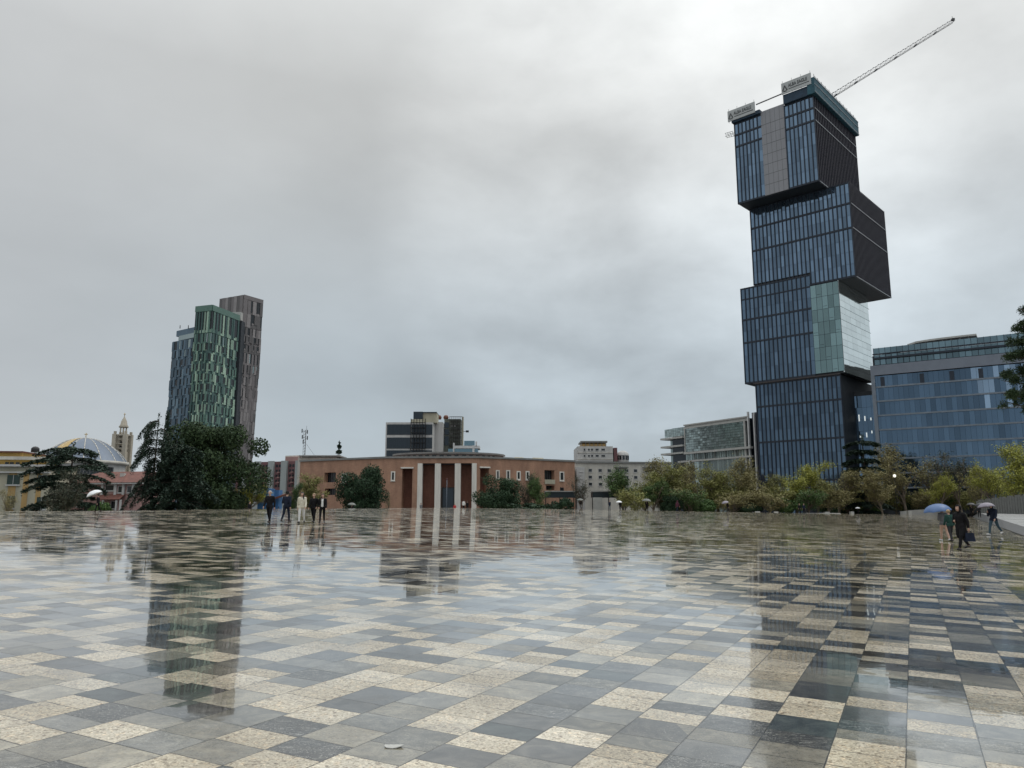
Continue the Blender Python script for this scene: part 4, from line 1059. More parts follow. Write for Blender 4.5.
q = MB(); q.prism([(gB.x + .05, gB.y + .5), (gB.x + 1.1, gB.y + .5), (gB.x + 1.1, gB.y + 8), (gB.x + .05, gB.y + 8)], GZ, gz - 2); q.build('dark_gap', M['soffit'], tl)
# blue volume
bA = at(194.5, 327, 336); bz = bA.z; bC = at_z(176.6, 331, bz); zc_ = at(177, 341, bC.y).z; zd_ = at(176, 336.5, bC.y).z
q = MB(); q.prism([bA, bC, (bC.x + 4, bC.y + 12), (bA.x + 4, bA.y + 12)], zd_, bz); sl1 = q.build('blue_volume', B_m[1], tl)
ins = bC.lerp(bA, .14)
q = MB(); q.prism([bA, ins, (ins.x + 4, ins.y + 11), (bA.x + 4, bA.y + 11)], zc_ - .1, zd_ - .02); q.build('open_storey', M['glass_office'], sl1)
bC2 = at_z(175.9, 342.5, zc_); bC2 = Vector((bC2.x, bC.y, 0))
q = MB(); q.prism([bA, bC2, (bC2.x + 4, bC.y + 12), (bA.x + 4, bA.y + 12)], GZ, zc_ - .4); q.build('lower_body', B_m[0], sl1)
wl_ = []; Fb = Face(bC2, bA, GZ); p1 = facade_cells(Fb, 3, zc_ - GZ - .6, 6, 17, B_m, tl, wl_, 21, .4); p1.build('panels', B_m, sl1); split_windows(wl_, tl, 12)
q = MB()
for px in (180, 188.3): c = at(px, 328, 338); q.tube((c.x, 338, bz - .2), (c.x, 338, bz + 1.3), .18, k=6)
q.build('roof_aerials', M['crane'], sl1)

# ------------------------------------------------------------------ cathedral with shallow dome and bell tower
dc = at(82, 480, 262); dr_ = (at(122, 480, 262).x - at(42, 480, 262).x) / 2
ch = thing('domed_church', 'white round church with wide shallow blue grey dome and yellow panel', 'church', (dc.x, 262, GZ))
zd0, zd1 = at(82, 459.5, 262 - dr_).z, at(82, 438.5, 262).z
q = MB(); q.lathe([(dr_ * .95, GZ), (dr_ * .95, zd0 - 1)], (dc.x, 262, 0), 48); q.build('drum', M['plaster_white'], ch)
q = MB(); q.lathe([(dr_ * .96, zd0 - 1), (dr_ * 1.03, zd0 - .8), (dr_ * 1.03, zd0 + .1), (dr_ * .96, zd0 + .2)], (dc.x, 262, 0), 48); q.build('cornice', M['plaster_grey'], ch)
_h = R(52); prof = [(dr_ * .985 * math.sin(_h * (1 - i / 12)) / math.sin(_h), zd0 + .1 + (zd1 - zd0) * (math.cos(_h * (1 - i / 12)) - math.cos(_h)) / (1 - math.cos(_h))) for i in range(13)]; prof[-1] = (.02, prof[-1][1])
q = MB(); q.lathe(prof, (dc.x, 262, 0), 64); dm = q.build('dome', M['dome'], ch)
q = MB()
for i in range(16):
    an_ = 2 * math.pi * i / 16 + .1
    for (r0, z0), (r1, z1) in zip(prof[:-1], prof[1:]):
        q.tube((dc.x + r0 * math.cos(an_), 262 + r0 * math.sin(an_), z0), (dc.x + r1 * math.cos(an_), 262 + r1 * math.sin(an_), z1), .16, k=5)
q.build('dome_ribs', M['plaster_grey'], dm)
q = MB(); aa = [R(-115) , R(-92)]
pf = [(r * 1.006 + .05, z + .08) for r, z in prof[3:]]
for (r0, z0), (r1, z1) in zip(pf[:-1], pf[1:]):
    for j in range(4):
        t0, t1 = aa[0] + (aa[1] - aa[0]) * j / 4, aa[0] + (aa[1] - aa[0]) * (j + 1) / 4
        q.poly([(dc.x + r0 * math.cos(t0), 262 + r0 * math.sin(t0), z0), (dc.x + r0 * math.cos(t1), 262 + r0 * math.sin(t1), z0), (dc.x + r1 * math.cos(t1), 262 + r1 * math.sin(t1), z1), (dc.x + r1 * math.cos(t0), 262 + r1 * math.sin(t0), z1)])
q.build('dome_panel', M['gold'], dm)
q = MB(); zx = at(82, 439, 262).z; q.tube((dc.x, 262, zx), (dc.x, 262, at(82, 433, 262).z), .12, k=6); q.tube((dc.x - .55, 262, at(82, 434.3, 262).z), (dc.x + .55, 262, at(82, 434.3, 262).z), .12, k=6); q.build('cross', M['gold'], dm)
for i in range(34):
    an_ = R(-160) + R(140) * i / 33; r_ = dr_ * .955
    c = Vector((dc.x + r_ * math.cos(an_), 262 + r_ * math.sin(an_), zd0 - 5.6)); q = MB(); q.box(c, .5, .75, 3.6, an_)
    q.build('window', M['glass_window'], ch)
bt = at(119.3, 480, 272); bw = (at(126.6, 480, 272).x - at(112.2, 480, 272).x)
bl_ = thing('bell_tower', 'slender stone bell tower with open belfry and pointed cupola', 'bell tower', (bt.x, 272, GZ))
zb_ = lambda y_: at(119, y_, 272).z
for dx, dy in ((-.5, -.5), (.5, -.5), (-.5, .5), (.5, .5)):
    q = MB(); q.box((bt.x + dx * (bw - 1.3), 272 + dy * (bw - 1.3), GZ), 1.3, 1.3, zb_(434.5) - GZ); q.build('pier', M['stone_tower'], bl_)
    q = MB(); q.box((bt.x + dx * (bw - 1.3), 272 + dy * (bw - 1.3), zb_(434.5)), .7, .7, 1.0); q.build('pinnacle', M['stone_tower'], bl_)
q = MB(); q.box((bt.x, 272, GZ), bw - 1.5, bw - 1.5, zb_(452) - GZ); q.build('shaft', M['stone_tower'], bl_)
for y_ in (449, 444.5, 440):
    q = MB(); q.box((bt.x, 272, zb_(y_)), bw - 1.6, bw - 1.6, .35); q.build('belfry_floor', M['stone_tower'], bl_)
    q = MB(); q.lathe([(.75, 0), (.6, .25), (.42, .9), (0, 1.1)], (bt.x - .2, 272 - .4, zb_(y_) - 1.5), 12); q.build('bell', M['black_metal'], bl_)
q = MB(); q.box((bt.x, 272, zb_(436)), bw - .6, bw - .6, .5)
for i in range(6):
    an_ = math.pi * 2 * i / 6; q.tube((bt.x + 1.05 * math.cos(an_), 272 + 1.05 * math.sin(an_), zb_(435)), (bt.x + 1.05 * math.cos(an_), 272 + 1.05 * math.sin(an_), zb_(427.5)), .24, k=8)
q.build('lantern', M['stone_tower'], bl_)
q = MB(); q.lathe([(0, 0), (1.55, 0), (1.6, .3), (1.15, 1.0), (.95, 2.2), (.5, 3.1), (.2, 3.8), (.02, 4.3)], (bt.x, 272, zb_(427.6)), 16); q.build('cupola', M['stone_tower'], bl_)
q = MB(); q.tube((bt.x, 272, zb_(416.5)), (bt.x, 272, zb_(413)), .1, k=6); q.tube((bt.x - .4, 272, zb_(414.2)), (bt.x + .4, 272, zb_(414.2)), .09, k=6); q.build('cross', M['gold'], bl_)

# ------------------------------------------------------------------ yellow and cream palace, far left
yp = at(20, 490, 140); yp.z = GZ
pa = thing('cream_palace', 'cream and yellow neoclassical building with dark green shuttered windows', 'public building', yp)
Fq = Face(at(-90, 490, 138), at(47, 490, 141), GZ); zq = lambda y_: Fq.zy(15, y_)
q = MB(); q.prism([Fq.p(0, 0), Fq.p(Fq.W, 0), Fq.p(Fq.W, 0, -12), Fq.p(0, 0, -12)], GZ, zq(466.5) + GZ); q.build('wall', M['plaster_cream'], pa)
q = MB(); Fq.box(q, -.3, Fq.W + .4, zq(473), zq(471.6), 0, .45); Fq.box(q, -.3, Fq.W + .5, zq(466.6), zq(464.5), -.5, .7); q.build('cornice', M['plaster_white'], pa)
q = MB(); Fq.box(q, 0, Fq.W - 3, zq(464.5), zq(459.3), -11, -2.2); q.build('upper_storey', M['plaster_yellow'], pa)
for px in (-20, -8, 1, 6, 12, 18): 
    q = MB(); x = Fq.sx(px, 462); Fq.box(q, x - .3, x + .3, zq(464), zq(461.5), -2.19, -2.05); q.build('attic_window', M['glass_window'], pa)
q = MB(); Fq.box(q, -.5, Fq.W - 1, zq(459.2), zq(456), -12, -1.2); q.build('grey_frieze', M['plaster_grey'], pa)
q = MB(); Fq.box(q, -.5, Fq.W - 6, zq(456), zq(451.8), -12, -2.4); q.build('roof_storey', M['plaster_yellow'], pa)
q = MB(); Fq.box(q, -.8, Fq.W - 5.5, zq(451.8), zq(450.4), -12, -1.6); q.build('roof_edge', M['awning_red'], pa)
q = MB(); c = Fq.p(Fq.sx(24.5, 452), zq(451), -4); q.lathe([(0, 0), (.7, .1), (.7, .8), (.4, 1.1), (0, 1.2)], c, 10); q.build('roof_tank', M['black_metal'], pa)
for a_, b_ in ((-30, -21), (8, 15.5), (22.5, 28), (36, 41)):
    q = MB(); Fq.box(q, Fq.sx(a_), Fq.sx(b_), 0, zq(473.2), .01, .06); q.build('ochre_strip', M['plaster_ochre'], pa)
for a_, b_, y0, y1 in ((8, 20.5, 475, 484.5), (38.5, 47, 475, 484.5), (8, 15.2, 496, 508), (37.5, 47, 497, 509), (-24, -12, 475, 484.5), (-24, -12, 496, 508)):
    q = MB(); x0, x1 = Fq.sx(a_, y0), Fq.sx(b_, y0); Fq.box(q, x0, x1, zq(y1), zq(y0), .065, .16); w_ = q.build('shuttered_window', M['shutter'], pa)
    q = MB(); Fq.box(q, x0 - .15, x1 + .15, zq(y1) - .25, zq(y1) - .003, .03, .3); Fq.box(q, (x0 + x1) / 2 - .04, (x0 + x1) / 2 + .04, zq(y1), zq(y0), .165, .2); q.build('sill', M['plaster_white'], w_)

# pink house with the tiled roof
pk = at(88, 490, 150); pk.z = GZ
ph = thing('pink_house', 'pink house with dark red tiled hip roof and white trimmed gallery', 'house', pk)
Fk = Face(at(66, 490, 152), at(141, 490, 148), GZ); zk_ = lambda y_: Fk.zy(100, y_)
q = MB(); q.prism([Fk.p(0, 0), Fk.p(Fk.W, 0), Fk.p(Fk.W, 0, -10), Fk.p(0, 0, -10)], GZ, zk_(483) + GZ); q.build('wall', M['plaster_pink'], ph)
q = MB(); e = .9; za_, zb2_ = GZ + zk_(482.8), GZ + zk_(470.5)
c = [Fk.p(-e, 0, e), Fk.p(Fk.W + e, 0, e), Fk.p(Fk.W + e, 0, -10 - e), Fk.p(-e, 0, -10 - e)]; r0, r1 = Fk.p(3.5, 0, -5), Fk.p(Fk.W - 1.2, 0, -5)
V_ = lambda p, z: Vector((p.x, p.y, z))
q.poly([V_(c[0], za_), V_(c[1], za_), V_(r1, zb2_), V_(r0, zb2_)]); q.poly([V_(c[1], za_), V_(c[2], za_), V_(r1, zb2_)]); q.poly([V_(c[2], za_), V_(c[3], za_), V_(r0, zb2_), V_(r1, zb2_)]); q.poly([V_(c[3], za_), V_(c[0], za_), V_(r0, zb2_)])
q.poly([V_(p, za_ - .02) for p in reversed(c)]); rf = q.build('roof', M['roof_tile'], ph)
q = MB(); c_ = Fk.p(Fk.sx(113, 477), zk_(478.5), -2.6); q.box(c_, .8, .8, 1.1); q.build('skylight', M['concrete_light'], rf)
q = MB(); Fk.box(q, -.9, Fk.W + .9, zk_(484.4), zk_(483), .02, .8); q.build('eaves_board', M['plaster_white'], ph)
for px in (103, 116, 124, 134):
    q = MB(); x = Fk.sx(px, 490); Fk.box(q, x - .25, x + .25, zk_(496), zk_(484.5), .02, .3); q.build('pilaster', M['plaster_white'], ph)
for a_, b_, y0, y1 in ((105, 114, 485, 491), (118, 122.5, 486, 493), (127, 132, 486, 493), (70, 76, 485, 491), (80, 85, 485, 491), (112, 118, 501, 509), (78, 84, 500, 507)):
    window(Fk, Fk.sx(a_), Fk.sx(b_), zk_(y1), zk_(y0), ph, M['plaster_white'], M['glass_window'], .1, .06)
q = MB(); x0, x1 = Fk.sx(102), Fk.sx(126); q.poly([Fk.p(x0, zk_(499.5), 1.6), Fk.p(x1, zk_(499.5), 1.6), Fk.p(x1, zk_(494), .02), Fk.p(x0, zk_(494), .02)]); q.poly([Fk.p(x0, zk_(499.5) - .1, 1.6), Fk.p(x0, zk_(494) - .1, .02), Fk.p(x1, zk_(494) - .1, .02), Fk.p(x1, zk_(499.5) - .1, 1.6)]); q.build('porch_roof', M['roof_tile'], ph)
for px in (103, 108, 121.5, 125.5):
    q = MB(); x = Fk.sx(px, 505); Fk.box(q, x - .15, x + .15, 0, zk_(499.8), 1.2, 1.5); q.build('porch_post', M['plaster_white'], ph)

# ------------------------------------------------------------------ white blocks right of the bank
wh = at(595, 480, 275); wh.z = GZ
wb = thing('white_hotel', 'tall white block with rows of dark windows and roof terrace', 'building', wh)
Fh = Face(at(578, 480, 290), at(613.5, 480, 290), GZ); zh = lambda y_: Fh.zy(595, y_)
q = MB(); q.prism([Fh.p(0, 0), Fh.p(Fh.W, 0), Fh.p(Fh.W + 2.5, 0, -18), Fh.p(0, 0, -18)], GZ, zh(446.3) + GZ); q.build('wall', M['plaster_white'], wb)
for y0 in (448.4, 454.6):
    for a_, b_ in ((584, 586.2), (588.3, 590.7), (591.3, 594), (596, 599.6), (601.8, 606)): window(Fh, Fh.sx(a_), Fh.sx(b_), zh(y0 + 2.6), zh(y0), wb, M['plaster_white'], M['glass_window'], .1, .05)
q = MB(); 
for y_ in (453, 459.5): Fh.box(q, 0, Fh.W, zh(y_), zh(y_) + .22, .01, .2)
q.build('string_course', M['plaster_grey'], wb)
q = MB(); Fh.box(q, Fh.sx(582.5), Fh.sx(607.5), zh(446.2), zh(443.5), -10, -1); q.build('penthouse', M['plaster_ochre'], wb)
q = MB(); Fh.box(q, Fh.sx(581.5), Fh.sx(608.5), zh(442.4), zh(440.8), -11, -.3)
for i in range(7): x = Fh.sx(582.5) + i * (Fh.sx(607) - Fh.sx(582.5)) / 6; Fh.box(q, x - .1, x + .1, zh(446.2), zh(442.4), -.8, -.6)
q.build('terrace_roof', M['roof_grey'], wb)
q = MB(); Fh.box(q, Fh.W + .5, Fh.W + 1.8, 0, zh(447.5), -6, -1); q.build('red_shaft', M['plaster_red'], wb)
rd = at(623, 470, 296); q = MB(); rw = at(629, 470, 296).x - rd.x
rt_ = thing('round_pavilion', 'small white round rooftop pavilion beside the tall white block', 'building', (rd.x, 296, GZ))
q.lathe([(rw, GZ), (rw, at(623, 455.5, 296).z)], (rd.x, 296, 0), 20); q.build('drum', M['plaster_white'], rt_)
q = MB(); q.lathe([(rw * 1.05, 0), (rw * .95, .9), (rw * .5, 1.7), (.02, 1.9)], (rd.x, 296, at(623, 455.5, 296).z), 20); q.build('cap', M['plaster_white'], rt_)
for i in range(5):
    an_ = R(-150) + R(120) * i / 4; q = MB(); q.box((rd.x + rw * math.cos(an_), 296 + rw * math.sin(an_), at(623, 460, 296).z), .2, .8, 1.5, an_); q.build('window', M['glass_window'], rt_)
lo = at(610, 490, 250); lo.z = GZ
lb = thing('grey_apartment_house', 'long pale grey four storey house partly hidden by green trees', 'building', lo)
Fl = Face(at(575.5, 490, 247), at(672, 490, 252), GZ); zl = lambda y_: Fl.zy(615, y_)
q = MB(); q.prism([Fl.p(0, 0), Fl.p(Fl.W, 0), Fl.p(Fl.W, 0, -14), Fl.p(0, 0, -14)], GZ, zl(463) + GZ); q.build('wall', M['plaster_grey'], lb)
q = MB(); Fl.box(q, -.2, Fl.W + .2, zl(463.2), zl(461.6), -14, .5); q.build('roof_edge', M['roof_grey'], lb)
q = MB(); Fl.box(q, Fl.sx(576), Fl.sx(584), 0, zl(467.5), .02, 1.1); q.build('stair_bay', M['plaster_white'], lb)
for y0 in (468.8, 475.5, 482.5):
    for a_ in (578.5, 588.5, 598.5, 607.5, 616, 625, 634, 645, 655, 664): window(Fl, Fl.sx(a_), Fl.sx(a_ + 4), zl(y0 + 3.6), zl(y0), lb, M['plaster_white'], M['glass_window'], .12, .06 if a_ > 585 else 1.15)
for a_ in (616, 644):
    q = MB(); Fl.box(q, Fl.sx(a_ - 1), Fl.sx(a_ + 12), zl(467.8), zl(466.8), .02, 1.3); q.build('balcony_slab', M['roof_grey'], lb)

# long dark canopy in front of the houses
cn = at(575, 500, 195); 
cnp = thing('canopy_shelter', 'long low dark teal canopy on a broad concrete pillar and posts', 'shelter', (cn.x, 195, GZ))
for a_, b_ in ((545, 576), (592.5, 628)):
    A_, B_ = at(a_, 495, 195), at(b_, 495, 195); f_ = Face(A_, B_, GZ); q = MB(); f_.box(q, 0, f_.W, f_.zy(a_, 497.5), f_.zy(a_, 492), -4, 0); q.build('canopy', M['canopy_teal'], cnp)
    for i in range(3): x = .3 + i * (f_.W - .6) / 2; q = MB(); f_.box(q, x - .1, x + .1, 0, f_.zy(a_, 497.6), -3.5, -3.3); q.build('post', M['black_metal'], cnp)
    q = MB(); f_.box(q, 0, f_.W, f_.zy(a_, 492) + .01, f_.zy(a_, 490.8), -4.2, .2); q.build('roof_edge', M['concrete'], cnp)
f_ = Face(at(593.5, 500, 193), at(602.3, 500, 193), GZ); q = MB(); f_.box(q, 0, f_.W, 0, f_.zy(598, 497.4), -1, 0); q.build('pillar', M['concrete_light'], cnp)

# blue hoarding and red-brown awning stall by the apartment block
kb = at(262, 500, 120); 
ks = thing('blue_kiosk', 'bright blue tarpaulin covered kiosk behind the walking group', 'kiosk', (kb.x, 120, GZ))
f_ = Face(at(257.8, 497, 120), at(268, 497, 120), GZ); q = MB(); f_.box(q, 0, f_.W, 0, f_.zy(263, 489.5), -3, 0); q.build('body', M['blue_tarp'], ks)
q = MB(); f_.box(q, -.1, f_.W + .1, f_.zy(263, 489.5), f_.zy(263, 488.3), -3.1, .15); q.build('lid', M['blue_tarp'], ks)
q = MB(); f_.box(q, 0.02, f_.W - .02, f_.zy(263, 503), f_.zy(263, 499.5), .01, .05); q.build('grey_band', M['hotel_band'], ks)
f2_ = Face(at(271, 497, 124), at(282, 497, 124), GZ); st = thing('awning_stall', 'red brown sloping awning stall with blue side beside the kiosk', 'stall', (f2_.O.x, 124, GZ))
q = MB(); f2_.box(q, 0, f2_.W * .7, 0, f2_.zy(275, 490), -2, 0); q.build('blue_side', M['blue_tarp'], st)
q = MB(); q.poly([f2_.p(0, f2_.zy(271, 499.5), 1.2), f2_.p(f2_.W * 1.8, f2_.zy(290, 493), 1.2), f2_.p(f2_.W * 1.8, f2_.zy(290, 490.5), -2), f2_.p(0, f2_.zy(271, 496), -2)])
q.poly([f2_.p(0, f2_.zy(271, 499.5) - .3, 1.2), f2_.p(f2_.W * 1.8, f2_.zy(290, 493) - .3, 1.2), f2_.p(f2_.W * 1.8, f2_.zy(290, 493), 1.2), f2_.p(0, f2_.zy(271, 499.5), 1.2)])
q.build('awning', M['awning_red'], st)
q = MB(); [q.tube(f2_.p(x, 0, .9), f2_.p(x, 3.0, .9), .05, k=6) for x in (.1, f2_.W * .9, f2_.W * 1.7)]; q.build('poles', M['black_metal'], st)

# ------------------------------------------------------------------ slatted fence, low walls, seat blocks, lamps
fc0, fc1 = at(978, 505, 158), at(1060, 505, 128)
fn = thing('slat_fence', 'tall grey fence of upright slats closing the pale side terrace', 'fence', (fc0.x, fc0.y, tz(140)))
f_ = Face(fc0, fc1, 0); q = MB(); n_ = 30
for i in range(n_):
    x = f_.W * i / n_; t = i / n_; zz0 = tz(158 - 30 * t) - .3; h_ = at(978 + 82 * t, 500.8 - 9.5 * t, 158 - 30 * t).z + (.12 if i % 3 else -.1)
    f_.box(q, x, x + f_.W / n_ * .6, zz0, h_, 0, .3)
q.build('slats', M['fence_grey'], fn)
q = MB(); q.obox(f_.p(0, tz(158) + .5, -.12), f_.p(f_.W, tz(128) + .5) - f_.p(0, tz(158) + .5), f_.N * .1, Vector((0, 0, .15))); q.build('rail', M['fence_grey'], fn)
wx = at(902, 512, 200); lw_ = thing('low_wall', 'long low whitish concrete wall behind the blue umbrella', 'wall', (wx.x, 200, GZ))
q = MB(); A_, B_ = at(900, 512, 200), at(946, 512, 192); f_ = Face(A_, B_, GZ)
c = [f_.p(0, 0), f_.p(f_.W, 0)]
q.poly([f_.p(0, 0), f_.p(f_.W, 0), f_.p(f_.W, f_.zy(946, 508.5)), f_.p(f_.W * .3, f_.zy(905, 510)), f_.p(0, f_.zy(886, 511.5))]); q.poly([f_.p(0, 0, -.6), f_.p(0, f_.zy(886, 511.5), -.6), f_.p(f_.W * .3, f_.zy(905, 510), -.6), f_.p(f_.W, f_.zy(946, 508.5), -.6), f_.p(f_.W, 0, -.6)])
q.poly([f_.p(0, f_.zy(886, 511.5)), f_.p(f_.W * .3, f_.zy(905, 510)), f_.p(f_.W * .3, f_.zy(905, 510), -.6), f_.p(0, f_.zy(886, 511.5), -.6)]); q.poly([f_.p(f_.W * .3, f_.zy(905, 510)), f_.p(f_.W, f_.zy(946, 508.5)), f_.p(f_.W, f_.zy(946, 508.5), -.6), f_.p(f_.W * .3, f_.zy(905, 510), -.6)])
q.build('wall_body', M['plaster_white'], lw_)
def seat(px, top_y, Y, w, h, lab):
    c = at(px, top_y, Y); z0 = surf_z(c.x, Y); q = MB(); q.box((c.x, Y, z0 - .02), w, 1.0, max(.3, c.z - z0 + .02)); bm_ = q.build('seat_block', M['concrete_light'])
    bm = bmesh.new(); bm.from_mesh(bm_.data); bmesh.ops.bevel(bm, geom=list(bm.edges), offset=.05, segments=2, affect='EDGES'); bm.to_mesh(bm_.data); bm.free()
    tag(bm_, lab, 'seat', 'pale stone seat blocks along the edge of the square')
seat(757.5, 511.3, 172, .9, .6, 'small pale stone block left of the long flat one')
seat(776, 511.5, 173, .7, .6, 'tiny pale stone block just left of the standing pair')
seat(822, 513, 176, 8.0, .3, 'long flat pale stone bench right of the standing pair')
seat(826.5, 511.8, 177.5, 1.1, .9, 'pale stone block resting behind the long flat bench')
seat(851.5, 511.5, 185, .8, 1.0, 'upright pale stone block under the pale umbrella')
seat(909, 510.5, 193, .9, 1.3, 'upright whitish stone block at left end of the low wall')
def lamp_post(px, top_y, Y, lab, glow=False):
    c = at(px, top_y, Y); z0 = surf_z(c.x, Y) if Y < 240 else GZ
    t_ = thing('street_lamp', lab, 'street lamp', (c.x, Y, z0), 'street lamps round the square')
    q = MB(); q.tube((c.x, Y, z0), (c.x, Y, c.z - .3), .09, .06, 8); q.build('pole', M['hotel_band'] if not glow else M['black_metal'], t_)
    q = MB(); q.lathe([(.12, -.35), (.34, -.2), (.36, .25), (.15, .4), (.0, .42)], (c.x, Y, c.z), 12); q.build('lamp_head', M['lamp'] if glow else M['white_metal'], t_)
lamp_post(240, 464, 135, 'grey street lamp standing right of the big round pine')
lamp_post(894.5, 476, 198, 'white globe street lamp shining below the dark cedar by the tower', True)
# ------------------------------------------------------------------ trees
def leaf_mesh(name, C, Nrm, size, rng, mats, aspect=.6, midx=None):
    """one small rhombic leaf spray per centre; Nrm biases the facing"""
    k = len(C); A = rng.normal(size=(k, 3)); A /= np.linalg.norm(A, axis=1)[:, None]
    B = np.cross(A, Nrm); bl = np.linalg.norm(B, axis=1)[:, None]; B /= np.maximum(bl, 1e-6)
    A = np.cross(Nrm, B); A /= np.maximum(np.linalg.norm(A, axis=1)[:, None], 1e-6)
    s = size * (.55 + .9 * rng.random((k, 1)))
    V = np.empty((k, 4, 3)); V[:, 0] = C - A * s; V[:, 1] = C + B * s * aspect * .6; V[:, 2] = C + A * s; V[:, 3] = C - B * s * aspect * .6
    V[:, 1] += A * s * .2; V[:, 3] += Nrm * s * .25
    me = bpy.data.meshes.new(name); me.vertices.add(k * 4); me.vertices.foreach_set('co', V.reshape(-1).astype(np.float32))
    me.loops.add(k * 4); me.loops.foreach_set('vertex_index', np.arange(k * 4, dtype=np.int32))
    me.polygons.add(k); me.polygons.foreach_set('loop_start', np.arange(0, k * 4, 4, dtype=np.int32)); me.polygons.foreach_set('loop_total', np.full(k, 4, dtype=np.int32))
    for m_ in mats: me.materials.append(m_)
    me.update(); me.validate(); return me
def rnd_norm(rng, k, up=0.0):
    N = rng.normal(size=(k, 3)); N[:, 2] = np.abs(N[:, 2]) + up; return N / np.linalg.norm(N, axis=1)[:, None]
def limb(mb, pts, r0, r1, k=6):
    for i in range(len(pts) - 1):
        a_, b_ = r0 + (r1 - r0) * i / (len(pts) - 1), r0 + (r1 - r0) * (i + 1) / (len(pts) - 1)
        mb.tube(pts[i], pts[i + 1], a_, b_, k, caps=(i == len(pts) - 2))
def mk(mb, name, mt):
    me = bpy.data.meshes.new(name); me.from_pydata(mb.v, [], mb.f); me.materials.append(mt)
    me.polygons.foreach_set('use_smooth', mb.smooth); me.update(); return me
def proto_broad(seed, H=10, Wd=6, leafn=4200, lsize=.2, bare=.25, low=.12, twigs=True):
    """open broadleaf in early spring: trunk, limbs, fine twigs, scattered leaves"""
    r = random.Random(seed); rng = np.random.default_rng(seed); mb = MB(); tips = []
    def grow(p, d_, L, rad, lev):
        n_ = 3; pts = [p]; q = p.copy(); dd = d_.copy()
        for i in range(n_):
            dd = (dd + Vector((r.gauss(0, .13), r.gauss(0, .13), r.gauss(.05, .07)))).normalized(); q = q + dd * (L / n_); pts.append(q.copy())
        limb(mb, pts, rad, rad * .55, 6 if lev < 2 else 3)
        if lev >= 2: tips.extend(pts[1:])
        if lev < 4:
            for i in range(r.choice((3, 4)) if lev else 11):
                t = r.uniform(.25, 1) if lev else r.uniform(.07, 1); j = min(n_ - 1, int(t * n_)); b_ = pts[j].lerp(pts[j + 1], t * n_ - j)
                an = r.uniform(0, 2 * math.pi); sp = r.uniform(.35, .8) if lev else r.uniform(.35, .7)
                side = Vector((math.cos(an), math.sin(an), 0)); nd = (dd * (1 - sp * .6) + side * sp + Vector((0, 0, .38))).normalized()
                grow(b_, nd, L * r.uniform(.42, .68), max(rad * .45, .012), lev + 1)
    grow(Vector((0, 0, 0)), Vector((0, 0, 1)), H * .62, H * .018, 0)
    T = np.array([tuple(t) for t in tips]); 
    # fit the crown to the asked size
    rad_ = np.hypot(T[:, 0], T[:, 1]); sx_ = (Wd / 2) / np.quantile(rad_, .95); sz_ = (H * .97) / T[:, 2].max()
    mb.v = [(x * sx_, y * sx_, z * sz_) for x, y, z in mb.v]; T = T * np.array([sx_, sx_, sz_])
    keep = T[:, 2] > H * low; T = T[keep]
    C = T[rng.integers(0, len(T), leafn)] + rng.normal(size=(leafn, 3)) * (Wd * .045)
    C[:, 2] = np.maximum(C[:, 2], H * low * .6)
    return (mk(mb, 'trunk', M['twig']), leaf_mesh('crown', C, rnd_norm(rng, leafn, .3), lsize, rng, [M['leaf_olive']]))
def proto_round(seed, H=9, Wd=10, leafn=9000, lsize=.22, base=.05, lobes=26, pine=False, flat=False):
    """dense evergreen: many uneven lobes of leaves"""
    r = random.Random(seed); rng = np.random.default_rng(seed); mb = MB()
    hb_ = H * base; cz = (H + hb_) / 2; L = []
    for i in range(lobes):
        for _ in range(40):
            d_ = Vector((r.uniform(-1, 1), r.uniform(-1, 1), r.uniform(-1, 1)))
            if .25 < d_.length < .86: break
        if flat: d_.z = max(-.85, min(.60, d_.z * 1.5))
        sc_ = r.uniform(.20, .34)
        L.append((Vector((d_.x * Wd / 2, d_.y * Wd / 2, cz + d_.z * (H - hb_) / 2)), sc_ * Wd * .55, sc_ * (H - hb_) * .52))
    limb(mb, [Vector((0, 0, 0)), Vector((.1, 0, H * .3)), Vector((0, .1, H * .55))], H * .03, H * .018, 8)
    for c, a_, b_ in L[:16]:
        s_ = Vector((0, 0, H * r.uniform(.12, .45))); limb(mb, [s_, s_.lerp(c, .5) + Vector((0, 0, .2)), c], H * .011, .03, 5)
    idx = rng.choice(len(L), leafn, p=np.array([l[1] ** 2 for l in L]) / sum(l[1] ** 2 for l in L))
    D = rng.normal(size=(leafn, 3)); D /= np.linalg.norm(D, axis=1)[:, None]
    rr_ = (rng.random(leafn) ** .22)[:, None]
    rr_ *= 1 + .16 * np.sin(D[:, :1] * 7 + idx[:, None]) * np.sin(D[:, 1:2] * 6)
    Cc = np.array([tuple(l[0]) for l in L])[idx]; Sc = np.array([(l[1], l[1], l[2]) for l in L])[idx]
    C = Cc + D * Sc * rr_; C[:, 2] = np.maximum(C[:, 2], hb_ * .8)
    N = D + rng.normal(size=(leafn, 3)) * .7; N /= np.linalg.norm(N, axis=1)[:, None]
    return (mk(mb, 'trunk', M['bark']), leaf_mesh('crown', C, N, lsize, rng, [M['leaf_dark']], .9))
